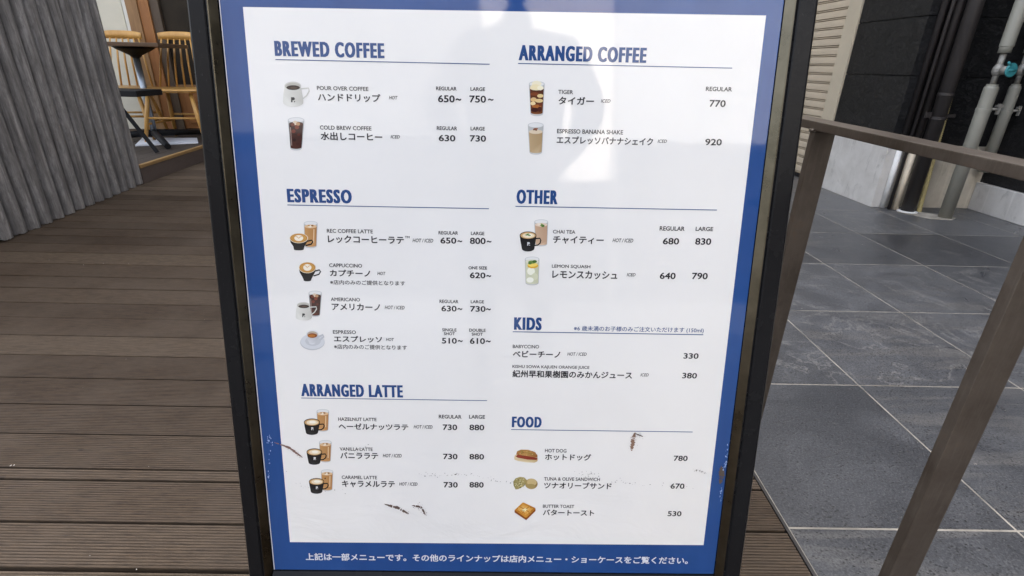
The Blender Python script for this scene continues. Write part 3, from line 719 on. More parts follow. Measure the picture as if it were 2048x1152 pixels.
# ---- scuffs and chips on the film over the poster
def mat_scuff():
    a = N('rubbed_off_print'); at = a.n('ShaderNodeVertexColor', layer_name='ink'); return a.fin(at.outputs['Color'], .8, 0, None, .2)
M_SCUFF = mat_scuff()
def scuff(name, polys):
    out = [([S(x, y) for x, y in pts], c) for pts, c in polys]
    return flat(name, out, poster, .0008, M_SCUFF)
def ragged(path, w0, n=22, col='5a4138', spread=2.0):
    polys = []; pts = []
    for (a, b_) in zip(path, path[1:]):
        for k in range(n): t = k/n; pts.append((a[0]+(b_[0]-a[0])*t, a[1]+(b_[1]-a[1])*t))
    L, R_ = [], []
    m_ = len(pts)
    for i, p in enumerate(pts):
        a = pts[max(0, i-1)]; q = pts[min(m_-1, i+1)]; dx, dy = q[0]-a[0], q[1]-a[1]; d = math.hypot(dx, dy) or 1
        ww = w0*math.sin(math.pi*(i+.6)/(m_+.2))**.6
        L.append((p[0]-dy/d*ww*random.uniform(.25,.7), p[1]+dx/d*ww*random.uniform(.25,.7))); R_.append((p[0]+dy/d*ww*random.uniform(.25,.7), p[1]-dx/d*ww*random.uniform(.25,.7)))
    for i in range(m_-1):
        if random.random() < .93: polys.append(([L[i], L[i+1], R_[i+1], R_[i]], X_(col)))
    for k in range(26):
        p = random.choice(pts); x = p[0]+random.gauss(0, spread); y = p[1]+random.gauss(0, spread); r = random.uniform(.3, 1.0)
        polys.append((ell(x, y, r, r*random.uniform(.5,1), 6), X_(col)))
    return polys
scuff('scuff_mark', ragged([(549,884),(580,895),(594,906),(607,915)], 4.0, 10, '86695f'))
scuff('scuff_mark', ragged([(770,1008),(795,1015),(820,1028)], 5.5, 12, '6b5850'))
scuff('scuff_mark', ragged([(824,1010),(842,1013),(852,1031)], 4.0, 12, '6b5850', 3.5))
scuff('scuff_mark', ragged([(1269,865),(1265,885),(1262,902)], 8, 14, '8a6e5e', 4) + ragged([(1268,866),(1288,873)], 2, 8, '5a4a44', 2))
scuff('scuff_mark', ragged([(1442,932),(1443,950),(1439,968)], 10, 14, '5b5048', 3))
dots = []
for path, cnt, sp in (([(835,946),(880,950),(930,947),(1000,962),(1060,966)], 60, 3.2), ([(1060,966),(1180,955),(1250,962),(1300,970),(1385,975)], 34, 4), ([(1388,938),(1412,944)], 26, 1.8), ([(560,925),(610,975),(700,985)], 14, 4), ([(1150,945),(1200,950)], 24, 4), ([(700,905),(740,890)], 14, 3)):
    for k in range(cnt):
        i = random.randrange(len(path)-1); t = random.random(); x = path[i][0]+(path[i+1][0]-path[i][0])*t+random.gauss(0, sp); y = path[i][1]+(path[i+1][1]-path[i][1])*t+random.gauss(0, sp*.7)
        r = abs(random.gauss(.35, .25))+.25; dots.append((ell(x, y, r*random.uniform(1,1.8), r*.7, 6), X_(random.choice(['6b6560','8f8a86','4a4542','a09b98']))))
o = scuff('scuff_speckles', dots); o['kind'] = 'stuff'
chips = []
for path, cnt, sp in (([(540,872),(536,884)], 16, 2.2), ([(545,880),(541,905),(537,930),(539,965)], 26, 1.0), ([(1454,888),(1452,925)], 18, 1.0), ([(1451,925),(1446,935)], 20, 2), ([(1443,972),(1440,1002)], 16, 1.2), ([(437,280),(440,300)], 1, 1)):
    for k in range(cnt):
        i = random.randrange(len(path)-1); t = random.random(); x = path[i][0]+(path[i+1][0]-path[i][0])*t+random.gauss(0, sp); y = path[i][1]+(path[i+1][1]-path[i][1])*t+random.gauss(0, sp)
        r = random.uniform(.4, 1.6); chips.append((ell(x, y, r*.7, r*1.2, 6), X_(random.choice(['8fa9d4','a9bfe0','6d8cc4']))))
o = scuff('paint_chips', chips); o['kind'] = 'stuff'

# ------------------------------------------------------------------ railing
def railing():
    X0 = .460; X1 = .4925; z1 = .7320; z0 = .7195; ys = onX(1631, 256, X0).y; yn = onX(1778, 1152, X0).y
    t = thing('railing', 'low railing of flat brown steel bars along the deck edge', 'railing', (X0, .6, 0))
    b = bmesh.new(); box(b, (X0-.001, .16, z0), (X1+.003, .925, z1), bev=.0016)
    for v in b.verts: v.co.z += (v.co.y-.85)*.013
    link('top_rail', fixn(b), M_RAIL, t)
    for y in (yn, ys):
        b = bmesh.new(); box(b, (X0, y, .001), (X1, y+.0130, z0-.0002+(y-.86)*.013), bev=.0012); p_ = link('post', fixn(b), M_RAIL, t)
        zt = z0-.0006+(y-.86)*.013; b = bmesh.new(); tube(b, [(X0, y-.0005, zt), (X1, y-.0005, zt)], .0026, 8); tube(b, [(X0-.0005, y, zt), (X0-.0005, y+.013, zt)], .0026, 8); link('weld_bead', fixn(b), M_RAIL, p_)
railing()

# ------------------------------------------------------------------ corrugated fence on the left
def fence():
    A = G(0, 488); B = G(290, 366); d = (B-A); d.z = 0; L = d.length; d.normalize(); nrm = Vector((d.y, -d.x, 0))   # towards the deck
    if nrm.x < 0: nrm = -nrm
    pitch = .0925; amp = .040; n0 = -12; start = B - d*pitch*26
    b = bmesh.new(); cols = []; nper = 24; nr = 26
    zt = 2.05
    for i in range(nr):
        pj = random.uniform(-.006, .006); bz = random.uniform(.003, .008)
        for k in range(nper + (1 if i == nr-1 else 0)):
            t = k/nper; s = (i+t)*pitch
            hh = amp*math.sqrt(max(0, 1-((t-.42)/.42)**2)) if t < .84 else -.014
            base = start + d*s + nrm*(hh-.028)
            zb = bz + random.uniform(-.003, .003)
            cols.append((b.verts.new((base.x, base.y, zb)), b.verts.new((base.x, base.y, .7)), b.verts.new((base.x, base.y, zt)), b.verts.new((base.x-nrm.x*.006, base.y-nrm.y*.006, zb)), b.verts.new((base.x-nrm.x*.006, base.y-nrm.y*.006, zt))))
    for a, c in zip(cols, cols[1:]):
        for q, r in ((0,1),(1,2)):
            f = b.faces.new((a[q], c[q], c[r], a[r]))
        b.faces.new((a[3], a[4], c[4], c[3])); b.faces.new((a[0], a[3], c[3], c[0])); b.faces.new((a[2], c[2], c[4], a[4]))
    b.faces.new((cols[-1][0], cols[-1][3], cols[-1][4], cols[-1][2], cols[-1][1]))
    t = thing('corrugated_fence', 'dark grey weathered corrugated fence standing along the left of the deck', 'fence', (A.x, A.y, 0))
    link('corrugated_sheet', fixn(b), M_FENCE, t)
    b = bmesh.new()
    R = Matrix.Translation(start) @ Matrix(((d.x, -nrm.x, 0, 0), (d.y, -nrm.y, 0, 0), (0, 0, 1, 0), (0, 0, 0, 1)))
    for z in (.002, .5, 1.6): box(b, (0, .036, z), (pitch*nr-.02, .076, z+.06), R)  # lowest batten added to stop light showing under the sheet
    for s in (.1, pitch*nr-.09): box(b, (s, .077, .002), (s+.06, .137, 2.0), R)
    link('support_and_light_stop', fixn(b), M_DWOOD, t)
fence()

# ------------------------------------------------------------------ cafe: platform, wall, furniture
PZ = .122
Pa, Pb = G(285, 369), G(418, 319)
pd = (Pb-Pa).normalized(); pn = Vector((-pd.y, pd.x, 0))             # pn points left, into the platform
def plat():
    R = Matrix.Translation(Pa + pd*.02) @ Matrix(((pd.x, pn.x, 0, 0), (pd.y, pn.y, 0, 0), (0, 0, 1, 0), (0, 0, 0, 1)))
    L = 3.2; b = bmesh.new(); y = .034
    while y < 4.0: box(b, (0, y, PZ-.02), (L, y+.096, PZ), R, .0015); y += .099
    o = link('platform', fixn(b), M_PLAT); o['kind'] = 'structure'
    b = bmesh.new(); box(b, (0, 0, .001), (L, .022, PZ-.019), R); box(b, (0, .05, .001), (L, 4.0, PZ-.022), R); link('riser', fixn(b), M_STEPF, o)
    b = bmesh.new(); box(b, (0, -.004, PZ-.018), (L, .024, PZ+.003), R, .003); link('nosing', fixn(b), M_TRIM, o)
plat()
# cafe front wall: a plane through measured feet, nearly facing the camera
WP = G(330, 263, PZ); wyaw = RAD(8); wd = Vector((math.cos(wyaw), math.sin(wyaw), 0)); wn = Vector((math.sin(wyaw), -math.cos(wyaw), 0))
def onW(px, py):
    dd = ray(px, py); p = CAM + dd*((WP-CAM).dot(wn)/dd.dot(wn)); return (p-WP).dot(wd), p.z
WM = Matrix.Translation((WP.x, WP.y, 0)) @ Matrix(((wd.x, wn.x*-1, 0, 0), (wd.y, wn.y*-1, 0, 0), (0, 0, 1, 0), (0, 0, 0, 1)))   # local: x along, y into building, z up
cafe = thing('cafe_building', 'cafe front with cream wall, brown wooden frames and dark glass', 'building', (WP.x, WP.y, 0), wyaw)
def wpart(name, x0, x1, z0, z1, y0, y1, mat, bev=.002, parent=cafe):
    b = bmesh.new(); box(b, (x0, y0, z0), (x1, y1, z1), WM, bev); return link(name, fixn(b), mat, parent)
e1 = onW(314, 262)[0]; e0 = onW(296, 200)[0]
xg = [onW(240, 0)[0], onW(243.5, 0)[0], onW(253, 0)[0], onW(276, 0)[0], onW(297, 0)[0], onW(315, 0)[0]]
ZT = 2.5
zlow = onW(345, 172)[1]
wpart('cream_wall', -4.2, xg[0], PZ, ZT, 0, .12, M_CREAM)
wpart('shadow_gap', xg[0], xg[1], PZ, ZT, .05, .12, M_BLKPAINT)
wpart('white_post', xg[1], xg[2], PZ, ZT, -.02, .12, M_WPAINT)
wpart('door_frame', xg[2], xg[3], PZ, ZT, -.045, .12, M_BWOOD)
wpart('door_frame', xg[3]+.001, xg[4], PZ, ZT, -.03, .12, M_OWOOD)
wpart('door_stile', xg[4]+.001, xg[5], PZ, ZT, -.01, .08, M_DWOOD)
wr_ = xg[5]+2.2
wpart('lower_panel', xg[5]+.001, wr_, PZ+.03, zlow-.02, .01, .06, M_OWOOD)
for k in range(5):
    xx = xg[5]+.06+k*.44
    wpart('panel_board', xx, xx+.36, PZ+.08, zlow-.06, -.004, .0095, M_OWOOD, .004)
wpart('window_sill', xg[5]+.001, wr_, zlow-.018, zlow+.012, -.02, .07, M_BWOOD)
win = wpart('window', xg[5]+.001, wr_, zlow+.013, ZT, .03, .045, M_GLASS)
for k in range(1, 4): wpart('mullion', xg[5]+k*.58, xg[5]+k*.58+.05, zlow+.013, ZT, .0, .029, M_DWOOD, .002, win)
wpart('skirting', -4.2, wr_, PZ+.001, PZ+.03, -.050, -.046, M_DWOOD, 0)
wpart('cream_wall', wr_, 6.6, 0, ZT, 0, .12, M_CREAM)  # unseen stretch added to close the alley against the sun
wpart('added_upper_wall', -4.2, 6.6, ZT+.002, 8.6, 0, .3, M_ROOFW)  # unseen height added so the sign stands out of the sun
wpart('roof', -4.4, 6.9, 8.602, 8.8, -.1, 4, M_ROOFW)
wpart('rear_wall', -4.2, 6.6, 0, 8.6, .32, .5, M_BLKPAINT)

def chair(loc, rz, label):
    t = thing('spindle_chair', label, 'chair', loc, rz, 'golden wooden spindle back chairs on the cafe platform')
    sz = .43
    b = bmesh.new()      # saddle seat: rounded outline, bevelled
    out = [( -.235,-.21),(-.20,-.235),(0,-.245),(.20,-.235),(.235,-.21),(.225,.10),(.18,.19),(0,.21),(-.18,.19),(-.225,.10)]
    lo = [b.verts.new((x*.93, y*.93, sz-.030)) for x, y in out]; mi = [b.verts.new((x, y, sz-.012)) for x, y in out]; hi = [b.verts.new((x*.97, y*.97, sz)) for x, y in out]
    n = len(out)
    for r0, r1 in ((lo, mi), (mi, hi)):
        for k in range(n): b.faces.new((r0[k], r0[(k+1) % n], r1[(k+1) % n], r1[k]))
    b.faces.new(lo[::-1]); b.faces.new(hi); local(link('seat', fixn(b), M_OAK, t))
    feet = [(-.235,-.235),(.235,-.235),(-.20,.25),(.20,.25)]; tops = [(-.16,-.16),(.16,-.16),(-.14,.13),(.14,.13)]
    for f, p in zip(feet, tops):
        b = bmesh.new(); tube(b, [(f[0], f[1], 0), ((f[0]+p[0])/2, (f[1]+p[1])/2, sz*.5), (p[0], p[1], sz-.012)], [.0115, .0175, .014], 12); local(link('leg', fixn(b), M_OAK, t))
    def at(f, p, z): k = z/sz; return (f[0]+(p[0]-f[0])*k, f[1]+(p[1]-f[1])*k, z)
    for i, j, z in ((0,1,.20),(0,2,.15),(1,3,.15),(2,3,.20)):
        b = bmesh.new(); tube(b, [at(feet[i], tops[i], z), at(feet[j], tops[j], z)], .009, 10); local(link('stretcher', fixn(b), M_OAK, t))
    for k in range(7):
        q = (k-3)/3; x0, x1 = q*.19, q*.135
        b = bmesh.new(); tube(b, [(x0, .165-.03*q*q, sz-.004), ((x0+x1)/2, .20-.02*q*q, sz+.2), (x1, .255-.025*q*q, sz+.385)], [.0075, .0085, .006], 9); local(link('spindle', fixn(b), M_OAK, t))
    b = bmesh.new(); V = []
    for k in range(13):
        q = (k-6)/6; y = .262-.03*q*q; hh = .038-.010*abs(q)**3
        V.append([b.verts.new((q*.158, y-.010, sz+.38-.001)), b.verts.new((q*.158, y+.012, sz+.38)), b.verts.new((q*.162, y+.022, sz+.38+hh*1.75)), b.verts.new((q*.162, y, sz+.38+hh*1.75))])
    for a, c in zip(V, V[1:]):
        for i in range(4): f = b.faces.new((a[i], a[(i+1) % 4], c[(i+1) % 4], c[i])); f.smooth = i in (1, 3)
    b.faces.new(V[0]); b.faces.new(V[-1][::-1]); local(link('top_rail', fixn(b), M_OAK, t))
    return t
cA = (G(405,284,PZ)+G(297,281,PZ)+G(333,272,PZ)+G(362,270,PZ))/4
chair((cA.x+.16, cA.y-.07, PZ), RAD(8), 'golden spindle chair fully in view before the dark window')
chair((cA.x-.34, cA.y-.02, PZ), RAD(14), 'golden spindle chair partly hidden by the grey corrugated fence')

def table():
    p = G(313, 283, PZ); zt = onY(268, 86, p.y).z
    t = thing('bistro_table', 'dark wooden bistro table on a grey tube and black feet', 'table', (p.x, p.y, PZ), RAD(10)); h_ = zt-PZ
    b = bmesh.new(); box(b, (-.30, -.30, h_-.028), (.30, .30, h_), bev=.004); local(link('tabletop', fixn(b), M_TABLEW, t))
    b = bmesh.new(); lathe(b, (0,0,0), [(.026, h_-.11), (.045, h_-.09), (.13, h_-.045), (.15, h_-.029)], 20); local(link('bracket', fixn(b), M_BLKPAINT, t))
    b = bmesh.new(); tube(b, [(0,0,.05), (0,0,h_-.10)], .024, 18); local(link('pole', fixn(b), M_STEEL, t))
    q = G(337, 299, PZ)-p
    for k in range(3):
        a = math.atan2(q.y, q.x)-RAD(10)+k*RAD(120); r = q.length; b = bmesh.new()
        tube(b, [(0, 0, .072), (math.cos(a)*r*.5, math.sin(a)*r*.5, .052), (math.cos(a)*r, math.sin(a)*r, .024)], [.030, .026, .023], 10)
        local(link('foot', fixn(b), M_BLKPAINT, t))
        b = bmesh.new(); lathe(b, (math.cos(a)*r*.95, math.sin(a)*r*.95, 0), [(.012, 0), (.012, .02)], 10); local(link('glide', fixn(b), M_BLKPAINT, t))
table()
def stool():
    p = G(318, 306, PZ); a = onY(302, 186, p.y+.06); c = onY(246, 186, p.y+.06)
    t = thing('folding_stool', 'black folding stool with slanted flat legs beside the bistro table', 'stool', (p.x-.2, p.y+.1, PZ)); zz = a.z-PZ
    x1 = a.x-(p.x-.2)-.02; x0 = x1-.36
    b = bmesh.new(); box(b, (x0, -.17, zz-.022), (x1, .13, zz+.020), bev=.006); local(link('seat', fixn(b), M_BLKPAINT, t))
    for y in (-.12, .07):
        for s in ((0, 1) if y < 0 else (1,)):
            b = bmesh.new(); xa, xb = (x0+.14, .2) if s == 0 else (x0+.03, x0-.12)
            dd = Vector((xb-xa, 0, -zz+.024)); n_ = Vector((dd.z, 0, -dd.x)).normalized()*.016; yo = y+.012*s+(.0015 if s else 0)
            vs_ = [b.verts.new(Vector((xx, yy, z_))+n_*k) for (xx, z_) in ((xa, zz-.023), (xb, .001)) for yy in (yo, yo+.010) for k in (-1, 1)]
            for v in vs_: v.co.z = max(v.co.z, .001); v.co.z = min(v.co.z, zz-.0225)
            for f in ((0,1,3,2),(4,6,7,5),(0,4,5,1),(2,3,7,6),(0,2,6,4),(1,5,7,3)): b.faces.new([vs_[i] for i in f])
            local(link('leg', fixn(b), M_BLKPAINT, t))
stool()
def board():
    q = [G(270, 290, PZ+.012), G(396, 284, PZ+.012), G(394, 275.5, PZ+.012), G(285, 275, PZ+.012)]
    b = bmesh.new(); lo = [b.verts.new((p.x, p.y, PZ+.001)) for p in q]; hi = [b.verts.new((p.x, p.y, PZ+.012)) for p in q]
    b.faces.new(lo[::-1]); b.faces.new(hi)
    for k in range(4): b.faces.new((lo[k], lo[(k+1) % 4], hi[(k+1) % 4], hi[k]))
    tag(link('white_board', fixn(b), M_WHITEB), 'long white board lying flat on the cafe platform under the table', 'board')
board()

# ------------------------------------------------------------------ right-hand building
X1W, YC, YE, X2W = 2.366, 3.31, 3.335, 3.025
shop = thing('shop_building', 'black painted building with a beige roller shutter and concrete base', 'building', (X1W, YC, 0))
BT = .392
zj = [BT, .79, 1.108, 1.43, 1.75, 2.07, 2.39, 2.71]
def sbox(name, lo, hi, mat, bev=0, parent=shop):
    b = bmesh.new(); box(b, lo, hi, bev=bev); return link(name, fixn(b), mat, parent)
YP0, YP1 = 3.955, 4.105                       # shutter guide
def painted():
    # wall built as courses with a real joint between them
    b = bmesh.new()
    for z0, z1 in zip(zj, zj[1:]): box(b, (X1W, YC, z0+.0025), (X1W+.1, YP0, z1-.0025), bev=.003)
    box(b, (X1W+.008, YC+.008, BT), (X1W+.09, YP0-.004, 2.71))
    for z0, z1 in zip(zj, zj[1:]): box(b, (X1W+.101, YE, z0+.0025), (X2W+.05, YE+.1, z1-.0025), bev=.003)
    box(b, (X1W+.102, YE+.008, BT), (X2W+.05, YE+.09, 2.71))
    return link('painted_wall', fixn(b), M_BLACKWALL, shop)
painted()
b = bmesh.new(); box(b, (X2W, -2.3, .175), (X2W+.15, YE-.002, 2.71)); bmesh.ops.subdivide_edges(b, edges=b.edges[:], cuts=3); link('painted_wall', fixn(b), M_BLACKWALL, shop)
sbox('concrete_base', (X1W-.006, YC-.003, 0), (X1W+.1, YP0, BT-.001), M_CONC, .004)
sbox('concrete_base', (X1W+.1005, YE-.012, 0), (X2W+.01, YE+.1, BT-.001), M_CONC2, .003)
sbox('concrete_base', (X2W-.022, -2.3, 0), (X2W+.15, YE-.014, .172), M_CONC, .006)
sbox('shutter_guide', (X1W-.012, YP0+.001, .002), (X1W+.1, YP1, 2.9), M_GUIDE, .003)
def shutter():
    p = .0625; b = bmesh.new(); z = .028; y0, y1 = YP1-.01, 6.1; prof = []
    while z < 2.9:
        for dz, dx in ((0, .002), (.0008, .024), (.0058, .024), (.0066, .002), (.0118, .002), (.0126, .024), (.0176, .024), (.0184, .001), (.040, 0), (.0618, .001)): prof.append((X1W+.03+dx, z+dz))
        z += p
    V = [(b.verts.new((x, y0, zz)), b.verts.new((x, y1, zz))) for x, zz in prof]
    for a, c in zip(V, V[1:]): b.faces.new((a[0], a[1], c[1], c[0]))
    o = link('roller_shutter', fixn(b), M_SHUT, shop)
    bb = bmesh.new(); box(bb, (X1W+.02, y0, .004), (X1W+.06, y1, .027)); link('bottom_bar', fixn(bb), M_BLKPAINT, o)
    bb = bmesh.new(); box(bb, (X1W+.062, y0, .004), (X1W+.1, y1, 2.9)); link('shutter_backing', fixn(bb), M_BLKPAINT, o)
shutter()
sbox('added_upper_wall', (X1W, YC, 2.902), (X2W+2, 6.3, 4.6), M_ROOFW); sbox('added_upper_wall', (X2W, -2.3, 2.712), (X2W+2, YC-.002, 4.6), M_ROOFW)  # unseen upper part, kept low so skylight reaches the fence

# pipes on the wall end
def zat(px, py, P):                         # height of a photo row on a vertical through P
    d = ray(px, py); k = ((P.x)*d.x + (P.y)*d.y)/(d.x*d.x + d.y*d.y); return H + d.z*k
def clampring(bm, P, z, r, hh): lathe(bm, (P.x, P.y, z), [(r, 0), (r+.003, .002), (r+.003, hh-.002), (r, hh)], 22)
def water_pipe(foot, rows, label, r=.035, zf=.003):
    """rows: (x, y) pixels of: clamp, shoulder, valve centre, upper collar bottom, upper pipe"""
    P = foot; t = thing('water_pipe', label, 'pipe', (P.x, P.y, 0), 0, 'grey water pipes with valves on the wall'); base = (P.x, P.y, 0)
    zc, zs, zv, zu = [zat(x, y, P) for x, y in rows]
    b = bmesh.new(); lathe(b, base, [(r, zf), (r, zc-.012), (r+.0018, zc-.012), (r+.0018, zc+.004), (r-.001, zc+.006), (r-.001, zs-.022), (r-.004, zs-.012), (r-.008, zs-.010), (r-.008, zs), (.012, zs)], 24); link('lower_pipe', fixn(b), M_PIPE, t)
    b = bmesh.new(); lathe(b, base, [(.014, zs+.0005), (.014, zv-.030), (.021, zv-.022), (.026, zv-.008), (.026, zv+.008), (.021, zv+.020), (.015, zv+.030), (.015, zu-.0005)], 20); link('valve_body', fixn(b), M_VALVE, t)
    b = bmesh.new(); lathe(b, base, [(r-.006, zu), (r-.006, zu+.03), (r-.003, zu+.032), (r-.003, 2.7)], 24); link('upper_pipe', fixn(b), M_PIPE, t)
    dv = (Vector((.15, -1, 0))).normalized()
    b = bmesh.new(); tube(b, [P+dv*.025+Vector((0,0,zv)), P+dv*.066+Vector((0,0,zv))], [.022, .020], 16); link('valve_stem', fixn(b), M_VALVE, t)
    b = bmesh.new(); tube(b, [P+dv*.0665+Vector((0,0,zv)), P+dv*.072+Vector((0,0,zv)), P+dv*.076+Vector((0,0,zv))], [.034, .036, .032], 22)
    side = dv.cross(Vector((0,0,1)))
    tube(b, [P+dv*.0775+Vector((0,0,zv))-side*.024, P+dv*.0775+Vector((0,0,zv))+side*.024], .004, 8)
    tube(b, [P+dv*.071+Vector((0,0,zv+.026))+side*.02, P+dv*.071+Vector((0,0,zv+.04))+side*.034], [.008, .005], 8)
    link('valve_cap', fixn(b), M_TURQ, t)
    b = bmesh.new(); q = P+dv*.0+side*0
    e = Vector((1, -.25, 0)).normalized()
    tube(b, [P+e*(r+.002)+Vector((0,0,zc+.003)), P+e*(r+.030)+Vector((0,0,zc+.003))], .008, 10)
    box(b, (-.006, -.008, -.028), (.006, .008, .028), Matrix.Translation(P+e*(r+.034)+Vector((0,0,zc+.004)))); box(b, (-.02, -.007, -.006), (.02, .007, .006), Matrix.Translation(P+e*(r+.034)+Vector((0,0,zc+.02))))
    link('clamp', fixn(b), M_VALVE, t)
    return t
GP1 = G(1889, 436); GP2 = onY(1982, 303, 3.255); GP2.z = 0
water_pipe(GP1, [(1952, 218), (1972, 168), (1985, 140), (1995, 106)], 'grey water pipe with a full turquoise valve cap, foot on the tiles')
water_pipe(GP2, [(2010, 222), (2032, 168), (2044, 140), (2056, 106)], 'grey water pipe behind the railing, nearer the wall corner', .030, .25)
def straight(name, foot, r, z0, z1, mat, label, low=None, mat2=None, cat='pipe', n=20, group=None):
    t = thing(name, label, cat, (foot.x, foot.y, 0), 0, group)
    if low:
        b = bmesh.new(); tube(b, [(foot.x, foot.y, z0), (foot.x, foot.y, low)], r, n); link('bare_section', fixn(b), mat2, t)
        b = bmesh.new(); tube(b, [(foot.x, foot.y, low+.0005), (foot.x, foot.y, z1)], r*1.04, n); link('painted_section', fixn(b), mat, t)
    else:
        b = bmesh.new(); tube(b, [(foot.x, foot.y, z0), (foot.x, foot.y, z1)], r, n); link('pipe_body', fixn(b), mat, t)
    return t
DP = G(1814, 424)
t = straight('drain_pipe', DP, .038, .003, 2.7, M_BPIPE, 'thick dark brown drain pipe running down the wall end')
b = bmesh.new()
for px, py in ((1878, 240), (1890, 192)):
    clampring(b, DP, zat(px, py, DP), .0385, .018)
link('pipe_collar', fixn(b), M_BPIPE, t)
b = bmesh.new(); zc = zat(1860, 235, DP); box(b, (DP.x-.075, DP.y+.0, zc), (DP.x-.042, DP.y+.012, zc+.03)); box(b, (DP.x+.042, DP.y, zc+.004), (DP.x+.10, DP.y+.01, zc+.022)); link('bracket', fixn(b), M_BPIPE, t)
b = bmesh.new(); lathe(b, (DP.x, DP.y, 0), [(.058, .0012), (.054, .007), (.042, .010)], 18); link('mortar_collar', fixn(b), M_WPIPE, t)
straight('wall_pipe', G(1764, 415.5), .0165, .002, 2.7, M_BPIPE, 'slim pipe with bare white foot at the wall corner', .375, M_WPIPE)
straight('cable_pipe', G(1777, 419), .0095, .002, 2.7, M_BPIPE, 'thin black pipe between the white and cream pipe feet', n=12)
straight('wall_pipe', G(1789, 419), .021, .002, 2.7, M_BPIPE, 'slim pipe with bare cream foot beside the drain pipe', .36, M_CPIPE)
def conduit():
    p = G(1837, 424); t = thing('conduit', 'ribbed yellow conduit rising behind the dark drain pipe', 'conduit', (p.x, p.y, 0)); b = bmesh.new(); prof = []; z = .003
    top = Vector((p.x+.004, p.y, 0))
    while z < 2.6: prof += [(.0145, z), (.0145, z+.006), (.0125, z+.0075), (.0125, z+.0105)]; z += .012
    lathe_fast(b, p, prof, 10); link('ribbed_hose', fixn(b), M_COND, t)
def lathe_fast(bm, base, prof, n):
    prev = None
    for r, z in prof:
        ring = [bm.verts.new((base.x-.040*min(z, 1.2)+r*math.cos(2*math.pi*k/n), base.y+.028*min(z, 1.2)+r*math.sin(2*math.pi*k/n), z)) for k in range(n)]
        if prev:
            for k in range(n): bm.faces.new((prev[k], prev[(k+1) % n], ring[(k+1) % n], ring[k]))
        prev = ring
conduit()
bm = bmesh.new(); q = [G(1795,424,.003), G(1830,431,.003), G(1862,438,.003), G(1905,440,.003), G(1912,436,.003), G(1870,428,.003), G(1840,424,.003), G(1800,419,.003)]
hi = [bm.verts.new((p.x, p.y, .004)) for p in q]; lo = [bm.verts.new((p.x, p.y, .0006)) for p in q]; bm.faces.new(hi)
for k in range(len(q)): bm.faces.new((lo[k], lo[(k+1) % len(q)], hi[(k+1) % len(q)], hi[k]))
tag(link('mortar_patch', fixn(bm), M_GROUT), 'pale mortar smear on the tiles at the foot of the pipes', 'mortar')

# ------------------------------------------------------------------ what the cover reflects: street side behind the camera, the photographer
def building(name, label, x0, x1, y, zt, mat, wins, glass, zs=3.0):
    t = thing(name, label, 'building', ((x0+x1)/2, y, 0))
    b = bmesh.new(); box(b, (x0, y-4, -.06), (x1, y, zt)); link('wall', fixn(b), mat, t)
    b = bmesh.new(); box(b, (x0+.02, y+.002, -.055), (x1-.02, y+.03, zs)); f = link('shaded_shop_front', fixn(b), M_BLKPAINT, t)  # black shop front; the shade of the ground floor is in its colour
    b = bmesh.new(); box(b, (x0+.3, y+.031, .3), (x1-.3, y+.036, zs-.35)); link('pane', fixn(b), glass, f)
    for (a, c, z0, z1) in wins:
        b = bmesh.new(); box(b, (a, y+.004, z0), (c, y+.05, z1)); f = link('window', fixn(b), M_WPAINT, t)
        b = bmesh.new(); box(b, (a+.05, y+.051, z0+.05), (c-.05, y+.056, z1-.05)); link('pane', fixn(b), glass, f)
    return t
M_LITW = simple('pale_cream_render', (.62, .575, .51), .8, var=.06, scale=1.5, bump=.1)
M_DARKW = simple('shaded_grey_render', (.13, .127, .125), .8, var=.12, scale=1.5, bump=.1)  # low grey stands in for shade on the left-hand facade
M_MIDW = simple('half_shaded_render', (.33, .325, .315), .8, var=.12, scale=1.5, bump=.1)  # middle grey stands in for shade on the right-hand facade
building('street_building', 'building across the street, its shade put into dull grey, left of the pale one', -9, -.62, -8.9, 5.6, M_DARKW, [(-6.9, -5.9, 2.9, 4.4), (-8.7, -7.7, 2.9, 4.4)], M_GLASS)
building('street_building', 'tall pale cream building across the street in full sun', -.60, 2.05, -9.2, 6.4, M_LITW, [(-.42, -.12, 3.1, 5.3), (.62, .95, 2.9, 4.1)], M_GLASS, 2.3)
building('street_building', 'building across the street, its shade put into mid grey, right of the pale one', 2.07, 11, -8.8, 5.8, M_MIDW, [(6.0, 7.1, 2.9, 4.4), (8.4, 9.5, 2.9, 4.4)], M_GLASS)

def skin_body(name, chains, mat, parent, sub=2):
    """chains: list of [(point, radius), ...]; chains that share a point are joined there"""
    V, E, Rr, idx = [], [], [], {}
    for ch in chains:
        prev = None
        for p, r in ch:
            key = tuple(round(c, 4) for c in p)
            if key not in idx: idx[key] = len(V); V.append(p); Rr.append(r)
            if prev is not None and prev != idx[key]: E.append((prev, idx[key]))
            prev = idx[key]
    me = bpy.data.meshes.new(name); me.from_pydata(V, E, [])
    o = bpy.data.objects.new(name, me); COL.objects.link(o)
    md = o.modifiers.new('skin', 'SKIN'); md.use_smooth_shade = True
    sv = me.skin_vertices[0].data if me.skin_vertices else None
    for i, r in enumerate(Rr): sv[i].radius = (r if isinstance(r, tuple) else (r, r))
    sv[0].use_root = True
    s2 = o.modifiers.new('sub', 'SUBSURF'); s2.levels = sub; s2.render_levels = sub
    dg = bpy.context.evaluated_depsgraph_get(); dg.update()
    m2 = bpy.data.meshes.new_from_object(o.evaluated_get(dg)); bpy.data.objects.remove(o, do_unlink=True)
    for p in m2.polygons: p.use_smooth = True
    return link(name, m2, mat, parent)
